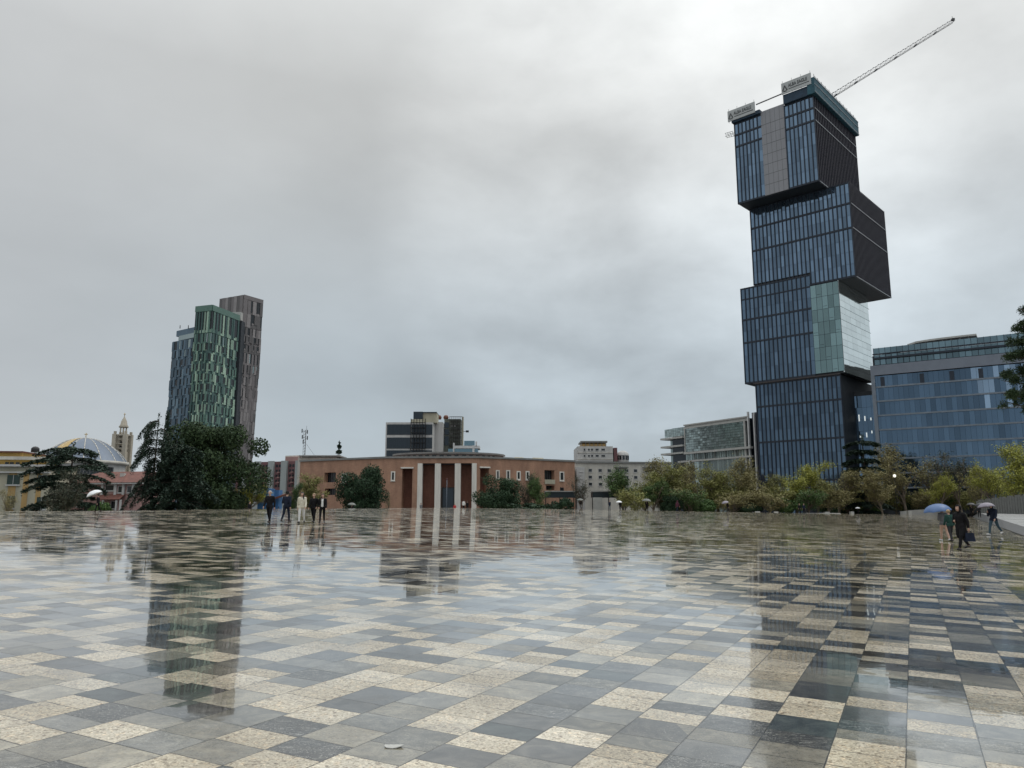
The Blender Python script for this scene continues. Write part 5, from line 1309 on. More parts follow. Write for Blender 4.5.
def proto_cedar(seed, H=14, Wd=10, tiers=13, per=6, leaf_per_m=70, lsize=.2, droop=.25, lean=0.0, taper=.8, first=.08, sparse=1.0, hang=.5):
    """cedar: level sweeping limbs carrying flat plates of needles"""
    r = random.Random(seed); rng = np.random.default_rng(seed); mb = MB(); C = []; N = []
    tr = [Vector((lean * (i / 6) ** 2 * H, .0, H * i / 6)) for i in range(7)]
    limb(mb, tr, H * .026, .04, 8)
    for ti in range(tiers):
        t = first + (1 - first) * ti / (tiers - .3); z = H * t
        w = Wd / 2 * (1 - taper * ((t - first) / (1 - first)) ** 1.25) * r.uniform(.72, 1.12)
        j = min(5, int(t * 6)); c0 = tr[j].lerp(tr[j + 1], t * 6 - j); ph = r.uniform(0, 6.28)
        for b_ in range(per):
            if r.random() > sparse: continue
            an = ph + 6.283 * b_ / per + r.gauss(0, .22); Lb = w * r.uniform(.6, 1.15); up_ = r.uniform(.05, .30)
            dirv = Vector((math.cos(an), math.sin(an), 0)); pts = []
            for s in range(6):
                u = s / 5; pts.append(c0 + dirv * (Lb * u) + Vector((0, 0, Lb * (up_ * u - (up_ + droop) * u ** 2.2))) + Vector((r.gauss(0, .05), r.gauss(0, .05), 0)))
            limb(mb, pts, max(.03, Lb * .018), .012, 4)
            side = Vector((-dirv.y, dirv.x, 0)); nl = int(leaf_per_m * Lb)
            for _ in range(nl):
                u = r.uniform(.12, 1) ** .8; k_ = min(4, int(u * 5)); q = pts[k_].lerp(pts[k_ + 1], u * 5 - k_)
                wd_ = Lb * .30 * (1.1 - u * .75); off = r.gauss(0, .5) * wd_
                hg = abs(r.gauss(0, 1)) * .22 * hang
                C.append(tuple(q + side * off + dirv * r.gauss(0, .12) + Vector((0, 0, .06 - abs(off) * .22 - hg)))); N.append((r.gauss(0, .4), r.gauss(0, .4), 1))
    # leader
    for _ in range(int(40 * H / 10)): u = r.uniform(.88, 1.02); C.append((lean * u * u * H + r.gauss(0, .12), r.gauss(0, .12), H * u)); N.append((r.gauss(0, 1), r.gauss(0, 1), .4))
    C = np.array(C); N = np.array(N); N /= np.linalg.norm(N, axis=1)[:, None]
    return (mk(mb, 'trunk', M['bark']), leaf_mesh('crown', C, N, lsize, rng, [M['leaf_cedar']], .8))
GROUND_Z = lambda x, y: surf_z(x, y)
used = {}
def plant(name, proto, px, top_y, Y, lab, leaf=None, bark=None, group=None, wpx=None, Hp=10, Wp=6, rz=0, cat='tree', z0=None):
    """a tree with its foot on the ground, reaching the height it has in the place"""
    c = at(px, top_y, Y); x = at(px, 505, Y).x; zg = surf_z(x, Y) if z0 is None else z0; zg -= .05
    H = c.z - zg; sz = H / Hp; sw = sz if wpx is None else (wpx / 779.0 * Y) / Wp
    t_ = thing(name, lab, cat, (x, Y, zg), group, rz)
    for me in proto:
        o = bpy.data.objects.new('trunk' if me.name.startswith('trunk') else 'crown', me); S.collection.objects.link(o); o.parent = t_; o.scale = (sw, sw, sz)
        mt = bark if me.name.startswith('trunk') else leaf
        if mt: o.material_slots[0].link = 'OBJECT'; o.material_slots[0].material = mt
    return t_
PB = [proto_broad(31 + i, 10, 6, n_, s_, low=.04) for i, (n_, s_) in enumerate(((8000, .13), (6000, .12), (2600, .12), (7600, .13), (900, .12)))]
PR = [proto_round(51, 9, 10, 20000, .16, .04, 44), proto_round(52, 9, 10, 18000, .16, .03, 40)]
PBUSH = proto_round(57, 3, 4.5, 3000, .14, .02, 14)
# left side
bigc = proto_cedar(73, 15, 11, 12, 6, 150, .16, .50, .02, -.02, .03, .66, 2.0)
plant('cedar_tree', bigc, 151, 415, 104, 'tall ragged dark cedar with drooping tiers, left of the big round pine', wpx=50, Hp=15, Wp=11, rz=.6)
cyp = proto_round(66, 15, 4.2, 9000, .18, .02, 26)
plant('cypress_tree', cyp, 164, 406, 110, 'narrow dark pointed evergreen between the ragged cedar and the round pine', M['leaf_cedar'], wpx=15, Hp=15, Wp=4.2)
rp = proto_round(67, 14, 14, 40000, .18, .16, 40, flat=True)
plant('pine_tree', rp, 214, 420, 112, 'huge dense round crowned dark pine standing before the green tower', M['leaf_pine'], wpx=100, Hp=14, Wp=14, rz=1.0)
lowr = proto_cedar(63, 9, 12, 9, 8, 130, .17, .3, 0, .4, .05, .95, 1.0)
plant('cedar_tree', lowr, 178, 440, 102, 'broad low dark cedar filling the gap beneath the big round pine', wpx=84, Hp=9, Wp=12, rz=.2)
cl_ = proto_cedar(72, 9, 11, 8, 8, 150, .15, .16, .02, .12, .22, .8, .7)
plant('cedar_tree', cl_, 68, 444, 92, 'spreading flat topped cedar in front of the domed church', wpx=96, Hp=9, Wp=11, rz=2.0)
gb2 = proto_broad(39, 9, 6, 4200, .16)
plant('grey_tree', gb2, 62, 466, 84, 'grey green twiggy tree inside the spreading cedar before the church', M['leaf_grey'], M['bark_pale'], wpx=40, Hp=9, Wp=6)
plant('young_tree', PB[2], 12, 486, 78, 'thin bare reddish young tree before the cream palace', M['leaf_brown'], None, wpx=22, Hp=10)
plant('young_tree', PB[0], 245, 476, 118, 'pale yellow green young tree right of the big round pine', M['leaf_yellow'], None, wpx=36, Hp=10)
plant('young_tree', PB[3], 316, 474, 165, 'olive yellow rounded tree behind the woman in white', M['leaf_olive'], None, wpx=40, Hp=10, rz=1)
plant('young_tree', PB[3], 293, 481, 160, 'dark olive little tree behind the capped walker', M['leaf_green'], None, wpx=20, Hp=10, rz=2)
plant('holm_oak', PR[0], 363, 461.5, 160, 'dark round evergreen left of the portico before the brick wing', wpx=50, Hp=9, Wp=10, rz=.5)
plant('bare_tree', PB[4], 391, 489, 180, 'tiny bare tree between round evergreen and portico', M['leaf_brown'], None, wpx=12, Hp=10)
plant('holm_oak', PR[1], 498, 475, 172, 'dark round evergreen right of the portico before the brick wing', wpx=48, Hp=9, Wp=10, rz=1.9)
plant('sparse_tree', PB[1], 524, 472, 178, 'sparse grey green tree left of its darker twin by the brick wing', M['leaf_grey'], None, wpx=22, Hp=10)
plant('sparse_tree', PB[0], 538, 470, 176, 'dark green upright tree before the right brick wing loggia', M['leaf_green'], None, wpx=24, Hp=10, rz=1.5)
tip = proto_cedar(75, 10, 5, 13, 7, 260, .3, .15, 0, .9, .1)
plant('spruce_tree', tip, 337, 442.5, 290, 'small dark spruce tip above the flat roof of the brick wing', wpx=17, Hp=10, Wp=5, z0=GZ)
# right row
ROW = [
 (583, 473, 188, 20, PB[2], 'leaf_grey', 'bare grey tree at the right corner of the brick building'),
 (623, 461, 190, 30, PB[0], 'leaf_green', 'deep green tree left of the brighter one, before the pale grey house'),
 (643, 468, 184, 34, PB[3], 'leaf_olive', 'bright leafy tree behind the dark umbrella walker'),
 (661, 456, 192, 32, PB[1], 'leaf_brown', 'brown budding tree just left of the glazed office'),
 (652, 475, 178, 26, PB[0], 'leaf_green', 'mid green low tree between dark umbrella walker and plum walker'),
 (681, 463, 190, 34, PB[3], 'leaf_olive', 'olive tree below the left end of the glazed office'),
 (700, 459, 196, 34, PB[1], 'leaf_brown', 'brown twiggy tree below the middle of the glazed office'),
 (719, 461, 188, 34, PB[0], 'leaf_olive', 'olive tree behind the white umbrella walker'),
 (738, 456, 197, 34, PB[1], 'leaf_brown', 'tall brown budding tree below the right end of the glazed office'),
 (757, 469, 185, 30, PB[3], 'leaf_brown', 'low reddish brown tree at the left foot of the glass tower'),
 (778, 472, 192, 32, PB[1], 'leaf_olive', 'thin olive tree before the left half of the glass tower'),
 (796, 461, 186, 36, PB[3], 'leaf_yellow', 'yellow green tree behind the standing pair at the tower foot'),
 (818, 473, 190, 30, PB[0], 'leaf_olive', 'low olive tree right of the yellow one at the tower foot'),
 (838, 469, 194, 34, PB[1], 'leaf_brown', 'brown leafing tree at the right foot of the glass tower'),
 (882, 469, 186, 34, PB[3], 'leaf_brown', 'brown tree just right of the dark cedar by the tower'),
 (906, 441, 200, 44, PB[1], 'leaf_brown', 'tall wide bare brown tree before the wide glass block'),
 (930, 457, 203, 36, PB[2], 'leaf_brown', 'very sparse grey brown tree behind the fresh green one'),
 (941, 470, 190, 24, PB[0], 'leaf_yellow', 'small fresh green tree above the blue umbrella'),
 (962, 447, 196, 38, PB[2], 'leaf_grey', 'bare pale tree behind the man in black'),
 (980, 463, 188, 26, PB[1], 'leaf_brown', 'brown sparse tree left of the yellow green pair'),
 (994, 458, 178, 26, PB[0], 'leaf_yellow', 'narrow yellow green tree behind the slat fence'),
 (1018, 439, 160, 42, PB[3], 'leaf_yellow', 'bright yellow green tree at the right edge behind the fence'),
]
for i, (px, ty, Y, w, p_, lm, lab) in enumerate(ROW):
    plant('spring_tree', p_, px, ty, Y, lab, M[lm], None, 'spring trees along the far side of the square', w * 1.3, 10, 6, rz=i * 1.37)
tc = proto_cedar(77, 14, 7, 9, 8, 330, .17, .25, .01, .25, .06, .85, .9)
plant('cedar_tree', tc, 867, 436, 195, 'dark tiered cedar at the right foot of the glass tower', wpx=46, Hp=14, Wp=7, rz=1)
plant('pine_tree', PR[1], 672, 494, 176, 'low dark evergreen shrub tree behind the plum walker', M['leaf_dark'], None, wpx=26, Hp=9, Wp=10)
for i, (px, w, lab) in enumerate(((560, 34, 'below the canopy at the brick corner'), (700, 34, 'right of the plum walker'), (745, 36, 'right of the white umbrella walker'), (786, 36, 'left of the standing pair'), (836, 40, 'at the right foot of the tower'), (868, 34, 'below the dark cedar'), (908, 30, 'above the low white wall'))):
    plant('shrub', PBUSH, px, 494 + (i % 3) * 2.2, 180 if px < 800 else 205, 'dark green clipped shrub ' + lab, M['leaf_green'] if i % 2 else M['leaf_dark'], None, 'shrubs along the far side of the square', w, 3, 4.5, rz=i, cat='shrub')
plant('shrub', PBUSH, 99, 497, 90, 'light green shrub beside the person with the tilted white umbrella', M['leaf_green'], None, None, 26, 3, 4.5, cat='shrub')
plant('shrub', PBUSH, 525, 500, 165, 'dark low shrub under the sparse trees at the brick wing', M['leaf_dark'], None, None, 50, 3, 4.5, cat='shrub', rz=2)
UND = [(636, 489, 26, 'leaf_olive'), (668, 487, 30, 'leaf_brown'), (690, 490, 30, 'leaf_green'), (712, 486, 28, 'leaf_olive'), (733, 491, 26, 'leaf_brown'), (752, 488, 28, 'leaf_olive'), (770, 491, 28, 'leaf_brown'), (788, 488, 26, 'leaf_olive'), (808, 490, 28, 'leaf_green'), (828, 487, 28, 'leaf_brown'), (848, 489, 28, 'leaf_olive'), (876, 490, 30, 'leaf_brown'), (896, 488, 28, 'leaf_olive'), (917, 489, 28, 'leaf_brown'), (936, 491, 24, 'leaf_green'), (954, 489, 28, 'leaf_brown'), (972, 488, 26, 'leaf_olive')]
NEARBY = ['left of the dark umbrella walker', 'under the left end of the glazed office', 'right of the plum walker', 'left of the white umbrella walker', 'right of the pale tilted umbrella', 'at the left edge of the tower foot', 'second from the left edge of the tower foot', 'left of the standing pair', 'just right of the standing pair', 'before the right half of the tower foot', 'left of the dark cedar trunk', 'right of the dark cedar trunk', 'by the white globe lamp', 'at the left end of the low wall', 'left of the blue umbrella', 'right of the blue umbrella', 'left of the two black umbrellas']
PU = [proto_broad(141 + i, 5, 6, 5200, .13, low=.0) for i in range(2)]
for i, (px, ty, w, lm) in enumerate(UND):
    plant('young_tree', PU[i % 2], px, ty, 176 + (i * 7) % 13 if px < 830 else 200 + (i * 5) % 8, ('low olive' if lm == 'leaf_olive' else 'low brown' if lm == 'leaf_brown' else 'low green') + ' bushy young tree ' + NEARBY[i], M[lm], None, 'low young trees along the far side of the square', w * 1.5, 5, 6, rz=i * 1.1)
# stone pine at the right edge, trunk just outside the photo
def proto_stone_pine(seed, H):
    r = random.Random(seed); rng = np.random.default_rng(seed); mb = MB(); C = []; N = []
    limb(mb, [Vector((0, 0, 0)), Vector((.15, 0, H * .35)), Vector((-.1, .1, H * .7)), Vector((0, 0, H * .97))], .28, .05, 9)
    for i in range(34):
        z = H * (.50 + .48 * i / 33); an = i * 2.4 + r.gauss(0, .2); L = (2.9 - 1.9 * (i / 33) ** 2) * r.uniform(.65, 1.1)
        b0 = Vector((0, 0, z)); e_ = b0 + Vector((math.cos(an) * L, math.sin(an) * L, L * r.uniform(-.1, .35))); mid_ = b0.lerp(e_, .5) + Vector((0, 0, -.12)); limb(mb, [b0, mid_, e_], .07, .018, 5)
        for q in range(7):
            u = r.uniform(.4, 1.05); c = b0.lerp(e_, u) + Vector((r.gauss(0, .22), r.gauss(0, .22), r.gauss(0, .16)))
            for _ in range(150):
                v = Vector((r.gauss(0, 1), r.gauss(0, 1), r.gauss(.35, .8))).normalized(); C.append(tuple(c + v * r.uniform(.06, .34))); N.append(tuple(v.cross(Vector((r.gauss(0, 1), r.gauss(0, 1), r.gauss(0, 1)))).normalized()))
    return (mk(mb, 'trunk', M['bark']), leaf_mesh('crown', np.array(C), np.array(N), .11, rng, [M['leaf_pine']], .22))
spx = at(1066, 500, 42); zg_ = tz(42); Hsp = at(1066, 318, 42).z - zg_ + 1.2
plant('stone_pine', proto_stone_pine(81, Hsp), 1066, 300, 42, 'near dark pine whose needle clumps reach in at the right edge', Hp=at(1066, 300, 42).z - zg_, z0=zg_)
# ------------------------------------------------------------------ people
def capsule(mb, p0, p1, r0, r1, k=10, rings=4):
    p0, p1 = Vector(p0), Vector(p1); ax = p1 - p0; L = ax.length
    ax = ax.normalized() if L > 1e-6 else Vector((0, 0, 1)); t = Vector((1, 0, 0)) if abs(ax.x) < .8 else Vector((0, 1, 0)); a_ = ax.cross(t).normalized(); b_ = ax.cross(a_)
    prof = [(r0 * math.cos(u), -r0 * math.sin(u)) for u in [math.pi / 2 * (1 - i / rings) for i in range(rings + 1)]]
    prof += [(r1 * math.cos(u), L + r1 * math.sin(u)) for u in [math.pi / 2 * i / rings for i in range(rings + 1)]]
    i0 = len(mb.v)
    for r_, h in prof:
        for i in range(k):
            an = 2 * math.pi * i / k; mb.v.append(tuple(p0 + ax * h + (a_ * math.cos(an) + b_ * math.sin(an)) * max(r_, .0015)))
    for j in range(len(prof) - 1):
        for i in range(k):
            q = (i + 1) % k; mb.f.append((i0 + j * k + i, i0 + j * k + q, i0 + (j + 1) * k + q, i0 + (j + 1) * k + i)); mb.m.append(0); mb.smooth.append(True)
    mb.f.append(tuple(i0 + i for i in reversed(range(k)))); mb.m.append(0); mb.smooth.append(True)
    mb.f.append(tuple(i0 + (len(prof) - 1) * k + i for i in range(k))); mb.m.append(0); mb.smooth.append(True)

def person(pos, H, heading, lab, top='cl_black', bottom='cl_black', shoes='shoe_black', hair='hair_black', long_hair=False, coat=False, hood=None, stride=.35, ph=1, umb=None, group=None, near=True, arms=None, beanie=None, lean=.03, female=False, scarf=None, inner=None):
    """one figure facing -Y at heading 0; returns its root and the umbrella hand in world space"""
    s = H / 1.75; root = thing('person', lab, 'person', pos, group, heading)
    th = [stride * ph, -stride * ph]            # left, right thigh swing forward (+ = forward)
    hipz = .93; sw_ = .185 if not female else .165
    caps = []                                    # (tag, p0, p1, r0, r1)
    def seg(tag_, p0, p1, r0, r1): caps.append((tag_, Vector(p0), Vector(p1), r0, r1))
    fw = Vector((0, -1, 0))
    feet = []
    for i, sx_ in enumerate((1, -1)):            # figure's left is +X when facing -Y
        hip = Vector((.095 * sx_, 0, hipz)); a_ = th[i]; kb = .12 + (.55 * stride if a_ < 0 else .1 * stride)
        knee = hip + Vector((.005 * sx_, -math.sin(a_) * .44, -math.cos(a_) * .44)); b2_ = a_ - kb
        ank = knee + Vector((0, -math.sin(b2_) * .42, -math.cos(b2_) * .42))
        toe_up = .15 if a_ > 0 and stride > .15 else (-.5 * stride if a_ < 0 else 0)
        toe = ank + Vector((.03 * sx_, -.17, -.045 + toe_up * .17)); heel = ank + Vector((0, .045, -.045 - toe_up * .05))
        seg('leg', hip, knee, .088, .058); seg('leg', knee, ank, .056, .040); seg('foot', ank + Vector((0, 0, -.02)), toe, .042, .034); seg('foot', ank, heel, .04, .036); feet += [toe.z - .034, heel.z - .036]
    shift = -min(feet)
    ln = lean
    P = lambda z, x=0, y=0: Vector((x, y - ln * (z - hipz), z))
    seg('pelvis', P(.93, -.055), P(.93, .055), .105, .105); seg('torso', P(1.0, 0), P(1.14), .112, .118)
    seg('torso', P(1.10, -.05, .005), P(1.30, -.065), .105, .115); seg('torso', P(1.10, .05, .005), P(1.30, .065), .105, .115)
    seg('torso', P(1.39, -sw_ + .04), P(1.39, sw_ - .04), .072, .072); seg('neck', P(1.42), P(1.53, 0, -.005), .058, .052)
    hc = P(1.625, 0, -.02)
    seg('head', hc + Vector((0, .012, .03)), hc + Vector((0, .0, .035)), .092, .088); seg('head', hc + Vector((0, -.02, -.055)), hc + Vector((0, -.035, -.02)), .060, .070)
    seg('head', hc + Vector((0, -.088, .012)), hc + Vector((0, -.112, -.022)), .010, .017)
    for sx_ in (1, -1): seg('head', hc + Vector((.09 * sx_, .005, -.005)), hc + Vector((.092 * sx_, .012, .03)), .014, .016)
    hands = []; arms = dict(arms or {})
    for i, sx_ in enumerate((1, -1)):
        sh = P(1.40, sw_ * sx_); mode = arms.get('L' if sx_ > 0 else 'R')
        if umb == ('L' if sx_ > 0 else 'R'): mode = 'umb'
        if mode == 'umb': el = sh + Vector((.05 * sx_, -.03, -.28)); wr = el + Vector((-.10 * sx_, -.17, .15)); 
        elif mode == 'pocket': el = sh + Vector((.10 * sx_, .10, -.26)); wr = el + Vector((-.05 * sx_, -.15, -.19))
        elif mode == 'fold': el = sh + Vector((.07 * sx_, .0, -.28)); wr = el + Vector((-.17 * sx_, -.20, .03))
        elif mode == 'head': el = sh + Vector((.22 * sx_, -.06, -.08)); wr = el + Vector((-.10 * sx_, -.05, .24))
        else:
            sg = -th[i] * .8; el = sh + Vector((.055 * sx_, -math.sin(sg) * .28, -math.cos(sg) * .28)); s2 = sg + .25; wr = el + Vector((.01 * sx_, -math.sin(s2) * .25, -math.cos(s2) * .25))
        seg('arm', sh, el, .058, .044); seg('arm', el, wr, .043, .031)
        dv = (wr - el).normalized(); palm = wr + dv * .075
        if mode == 'umb': palm = wr + Vector((-.01 * sx_, -.04, .055))
        seg('hand', wr, palm, .029, .036); hands.append((palm, (palm - wr).normalized(), sx_, mode))
    mb = MB()
    for tg, p0, p1, r0, r1 in caps: capsule(mb, p0, p1, r0, r1)
    if coat:                                     # coat skirt joins the body volume
        for sx_ in (1, -1): capsule(mb, P(.98, .06 * sx_), P(.62, .075 * sx_, .0), .12, .125); caps.append(('coat', P(.98, .06 * sx_), P(.62, .075 * sx_), .12, .125))
    tmp = mb.build('tmp_body', M['skin']); md = tmp.modifiers.new('r', 'REMESH'); md.mode = 'VOXEL'; md.voxel_size = .017 if near else .026
    m2 = tmp.modifiers.new('s', 'SMOOTH'); m2.factor = .5; m2.iterations = 2
    dg = bpy.context.evaluated_depsgraph_get(); me = bpy.data.meshes.new_from_object(tmp.evaluated_get(dg)); bpy.data.objects.remove(tmp)
    nv = len(me.vertices); V = np.empty(nv * 3, np.float32); me.vertices.foreach_get('co', V); V = V.reshape(-1, 3).astype(float)
    Nn = np.empty(nv * 3, np.float32); me.vertices.foreach_get('normal', Nn); Nn = Nn.reshape(-1, 3).astype(float)
    polys = [tuple(p.vertices) for p in me.polygons]; bpy.data.meshes.remove(me)
    best = np.full(nv, 1e9); lab_ = np.zeros(nv, int); names = []
    for i, (tg, p0, p1, r0, r1) in enumerate(caps):
        a_, b_ = np.array(p0), np.array(p1); d_ = b_ - a_; L2 = max(1e-9, d_ @ d_); t = np.clip(((V - a_) @ d_) / L2, 0, 1)
        dist = np.linalg.norm(V - a_ - t[:, None] * d_, axis=1) - (r0 + (r1 - r0) * t); mk_ = dist < best; best[mk_] = dist[mk_]; lab_[mk_] = i
    tags = np.array([c[0] for c in caps])[lab_]
    def emit(name, VV, FF, mt, par, smooth=True):
        m_ = bpy.data.meshes.new(name); m_.from_pydata([((x * s), (y * s), (z + shift) * s) for x, y, z in VV], [], FF); m_.materials.append(M[mt])
        m_.polygons.foreach_set('use_smooth', [smooth] * len(FF)); m_.update(); o = bpy.data.objects.new(name, m_); S.collection.objects.link(o); o.parent = par; return o
    # fingers rooted in the palm
    fm = MB()
    for palm, dv, sx_, mode in hands:
        across = Vector((0, 1, 0)) if abs(dv.z) > .6 else Vector((0, 0, 1)); across = (across - dv * across.dot(dv)).normalized(); inn = dv.cross(across).normalized() * sx_
        if inn.x * sx_ > 0: inn = -inn
        curl = .9 if mode == 'umb' else .35
        for k_, (o_, l_) in enumerate(((-.026, .062), (-.009, .072), (.008, .066), (.024, .052))):
            b_ = palm + across * o_ + dv * .018; d1 = (dv + inn * curl * .5).normalized(); d2 = (dv + inn * curl * 1.6).normalized(); k1 = b_ + d1 * l_ * .55
            capsule(fm, b_, k1, .009, .0085, 6, 2); capsule(fm, k1, k1 + d2 * l_ * .5, .0085, .007, 6, 2)
        b_ = palm - across * .03 - dv * .02; capsule(fm, b_, b_ - across * .022 + dv * .03 + inn * .02, .011, .0095, 6, 2); capsule(fm, b_ - across * .022 + dv * .03 + inn * .02, b_ - across * .018 + dv * .055 + inn * .03, .0095, .008, 6, 2)
    off = len(V); bodyV = [tuple(v) for v in V] + fm.v; bodyF = polys + [tuple(off + i for i in f_) for f_ in fm.f]
    body = emit('body', bodyV, bodyF, 'skin', root)
    def shell(name, mask, thick, mt, par, under=.002):
        fl_ = [f_ for f_ in polys if all(mask[i] for i in f_)]
        if not fl_: return None
        ids = sorted({i for f_ in fl_ for i in f_}); mp = {q: j for j, q in enumerate(ids)}; n_ = len(ids)
        Vo = [tuple(V[i] + Nn[i] * thick) for i in ids] + [tuple(V[i] + Nn[i] * under) for i in ids]
        F_ = [tuple(mp[i] for i in f_) for f_ in fl_]; ec = {}
        for f_ in F_:
            for a_, b_ in zip(f_, f_[1:] + f_[:1]): ec[(a_, b_)] = 1
        F_ += [(b_, a_, a_ + n_, b_ + n_) for (a_, b_) in ec if (b_, a_) not in ec]
        return emit(name, Vo, F_, mt, par)
    z = V[:, 2]; is_ = lambda *t: np.isin(tags, t)
    hem = .58 if coat else .84
    tw_ = (is_('torso', 'arm', 'coat') | (is_('pelvis', 'leg') & (z > hem))) & ~(is_('neck') & (z > 1.5)) | (is_('neck') & (z < 1.465))
    if coat: tw_ |= is_('leg') & (z > hem)
    shell('trousers', is_('leg', 'pelvis') & (z < .99) & (z > .075), .010, bottom, root)
    jk = shell('coat' if coat else 'jacket', tw_, .020, top, root)
    if inner: shell('shirt', is_('torso') & (V[:, 1] < -.04) & (np.abs(V[:, 0]) < .07) & (z > .95) & (z < 1.45), .024, inner, root)
    shell('shoe', is_('foot') & (V[:, 0] > 0) | (is_('leg') & (z < .07) & (V[:, 0] > 0)), .008, shoes, root); shell('shoe', is_('foot') & (V[:, 0] <= 0) | (is_('leg') & (z < .07) & (V[:, 0] <= 0)), .008, shoes, root)
    hy = V[:, 1] - hc.y; hz = z - hc.z
    hm = is_('head') & ((hz > .055) | ((hy > -.02) & (hz > -.035)) | ((hy > .025) & (hz > -.09))) & ~((hy < -.045) & (hz < .065))
    if hood: shell('hood', (is_('head') & ((hy > -.045) | (hz > .075))) | is_('neck'), .028, hood, root)
    else: shell('hair', hm, .015, hair, root)
    if beanie: shell('cap', is_('head') & (hz > .045), .022, beanie, root)
    if scarf: shell('scarf', is_('neck'), .03, scarf, root)
    if long_hair:
        q = MB(); sd_ = -1 if long_hair == 'R' else 1
        capsule(q, hc + Vector((0, .055, .03)), hc + Vector((.03 * sd_, .085, -.30)), .072, .05); capsule(q, hc + Vector((.075 * sd_, .0, .0)), hc + Vector((.10 * sd_, -.06, -.30)), .040, .034)
        emit('long_hair', q.v, q.f, hair, root)
    if near:
        for sx_ in (1, -1):
            q = MB(); capsule(q, hc + Vector((.033 * sx_, -.092, .018)), hc + Vector((.033 * sx_, -.094, .018)), .009, .009, 8, 3); emit('eye', q.v, q.f, 'eye', root)
        q = MB(); capsule(q, hc + Vector((-.02, -.098, -.052)), hc + Vector((.02, -.098, -.052)), .006, .006, 6, 2); emit('mouth', q.v, q.f, 'lip', root)
    Mx = Matrix.Translation(pos) @ Matrix.Rotation(heading, 4, 'Z')
    W_ = lambda p: Mx @ Vector((p.x * s, p.y * s, (p.z + shift) * s))
    return root, [W_(h[0]) for h in hands], W_

def umbrella(hand, tilt, mt, lab, r_=.52, shaft=.62, group=None):
    """tilt: direction of the shaft; the hand holds it just above the handle"""
    d_ = Vector(tilt).normalized(); t_ = thing('umbrella', lab, 'umbrella', hand - d_ * .10, group)
    rot = d_.to_track_quat('Z', 'Y').to_matrix().to_4x4(); Mx = Matrix.Translation(hand) @ rot; X_ = lambda p: Mx @ Vector(p)
    k = 32; R_ = []
    q = MB(); nrg = 9
    def canopy(off):
        g_ = []
        for j in range(nrg + 1):
            u = j / nrg; row = []
            for i in range(k):
                an = 2 * math.pi * i / k; sc_ = 1 - .07 * u ** 2 * abs(math.sin(an * 4)) ; rr_ = r_ * math.sin(u * 1.15) / math.sin(1.15) * sc_
                h = shaft + .02 - r_ * .55 * (1 - math.cos(u * 1.15)) / (1 - math.cos(1.15)) - off + .02 * u * abs(math.sin(an * 4))
                row.append(X_((rr_ * math.cos(an) if j else .002 * math.cos(an), rr_ * math.sin(an) if j else .002 * math.sin(an), h)))
            g_.append(row)
        return g_
    a_, b_ = canopy(0), canopy(.008)
    for j in range(nrg):
        for i in range(k):
            n_ = (i + 1) % k; q.poly([a_[j][i], a_[j + 1][i], a_[j + 1][n_], a_[j][n_]], 0, True); q.poly([b_[j][i], b_[j][n_], b_[j + 1][n_], b_[j + 1][i]], 0, True)
    for i in range(k): n_ = (i + 1) % k; q.poly([a_[nrg][i], b_[nrg][i], b_[nrg][n_], a_[nrg][n_]])
    me_o = q.build('canopy', M[mt], t_)
    bm = bmesh.new(); bm.from_mesh(me_o.data); bmesh.ops.remove_doubles(bm, verts=bm.verts, dist=.0005); bm.to_mesh(me_o.data); bm.free()
    q = MB(); q.tube(X_((0, 0, -.06)), X_((0, 0, shaft + .06)), .007, .006, 8); q.build('shaft', M['steel'], t_)
    q = MB()
    for i in range(8):
        an = 2 * math.pi * i / 8; q.tube(X_((0, 0, shaft - .25)), X_((r_ * .55 * math.cos(an), r_ * .55 * math.sin(an), shaft - .10)), .004, k=4); q.tube(X_((0, 0, shaft)), X_((r_ * .97 * math.cos(an), r_ * .97 * math.sin(an), shaft + .01 - r_ * .53)), .004, k=4)
    q.build('ribs', M['black_metal'], t_)
    q = MB(); q.tube(X_((0, 0, -.16)), X_((0, 0, -.05)), .013, k=8); q.tube(X_((0, 0, -.16)), X_((.03, 0, -.185)), .012, k=8); q.tube(X_((.03, 0, -.185)), X_((.055, 0, -.16)), .012, k=8); q.build('handle', M['black_metal'], t_)
    q = MB(); q.lathe([(.012, 0), (.01, .03), (0.001, .06)], X_((0, 0, shaft + .05)), 8); q.build('ferrule', M['black_metal'], t_)
    return t_

def foot(px, py): return on_plane(px, py)
def tall(px, fy, hy_):
    P = foot(px, fy); r = ray(px, hy_); t_ = P.y / r.y; return P, (CAM + r * t_).z - P.z
GRP = 'people walking in a row across the square'
def walker(px, fy, hy_, heading, lab, **kw):
    P, H = tall(px, fy, hy_); P.z -= .004
    return person(P, H, heading, lab, **kw), P, H
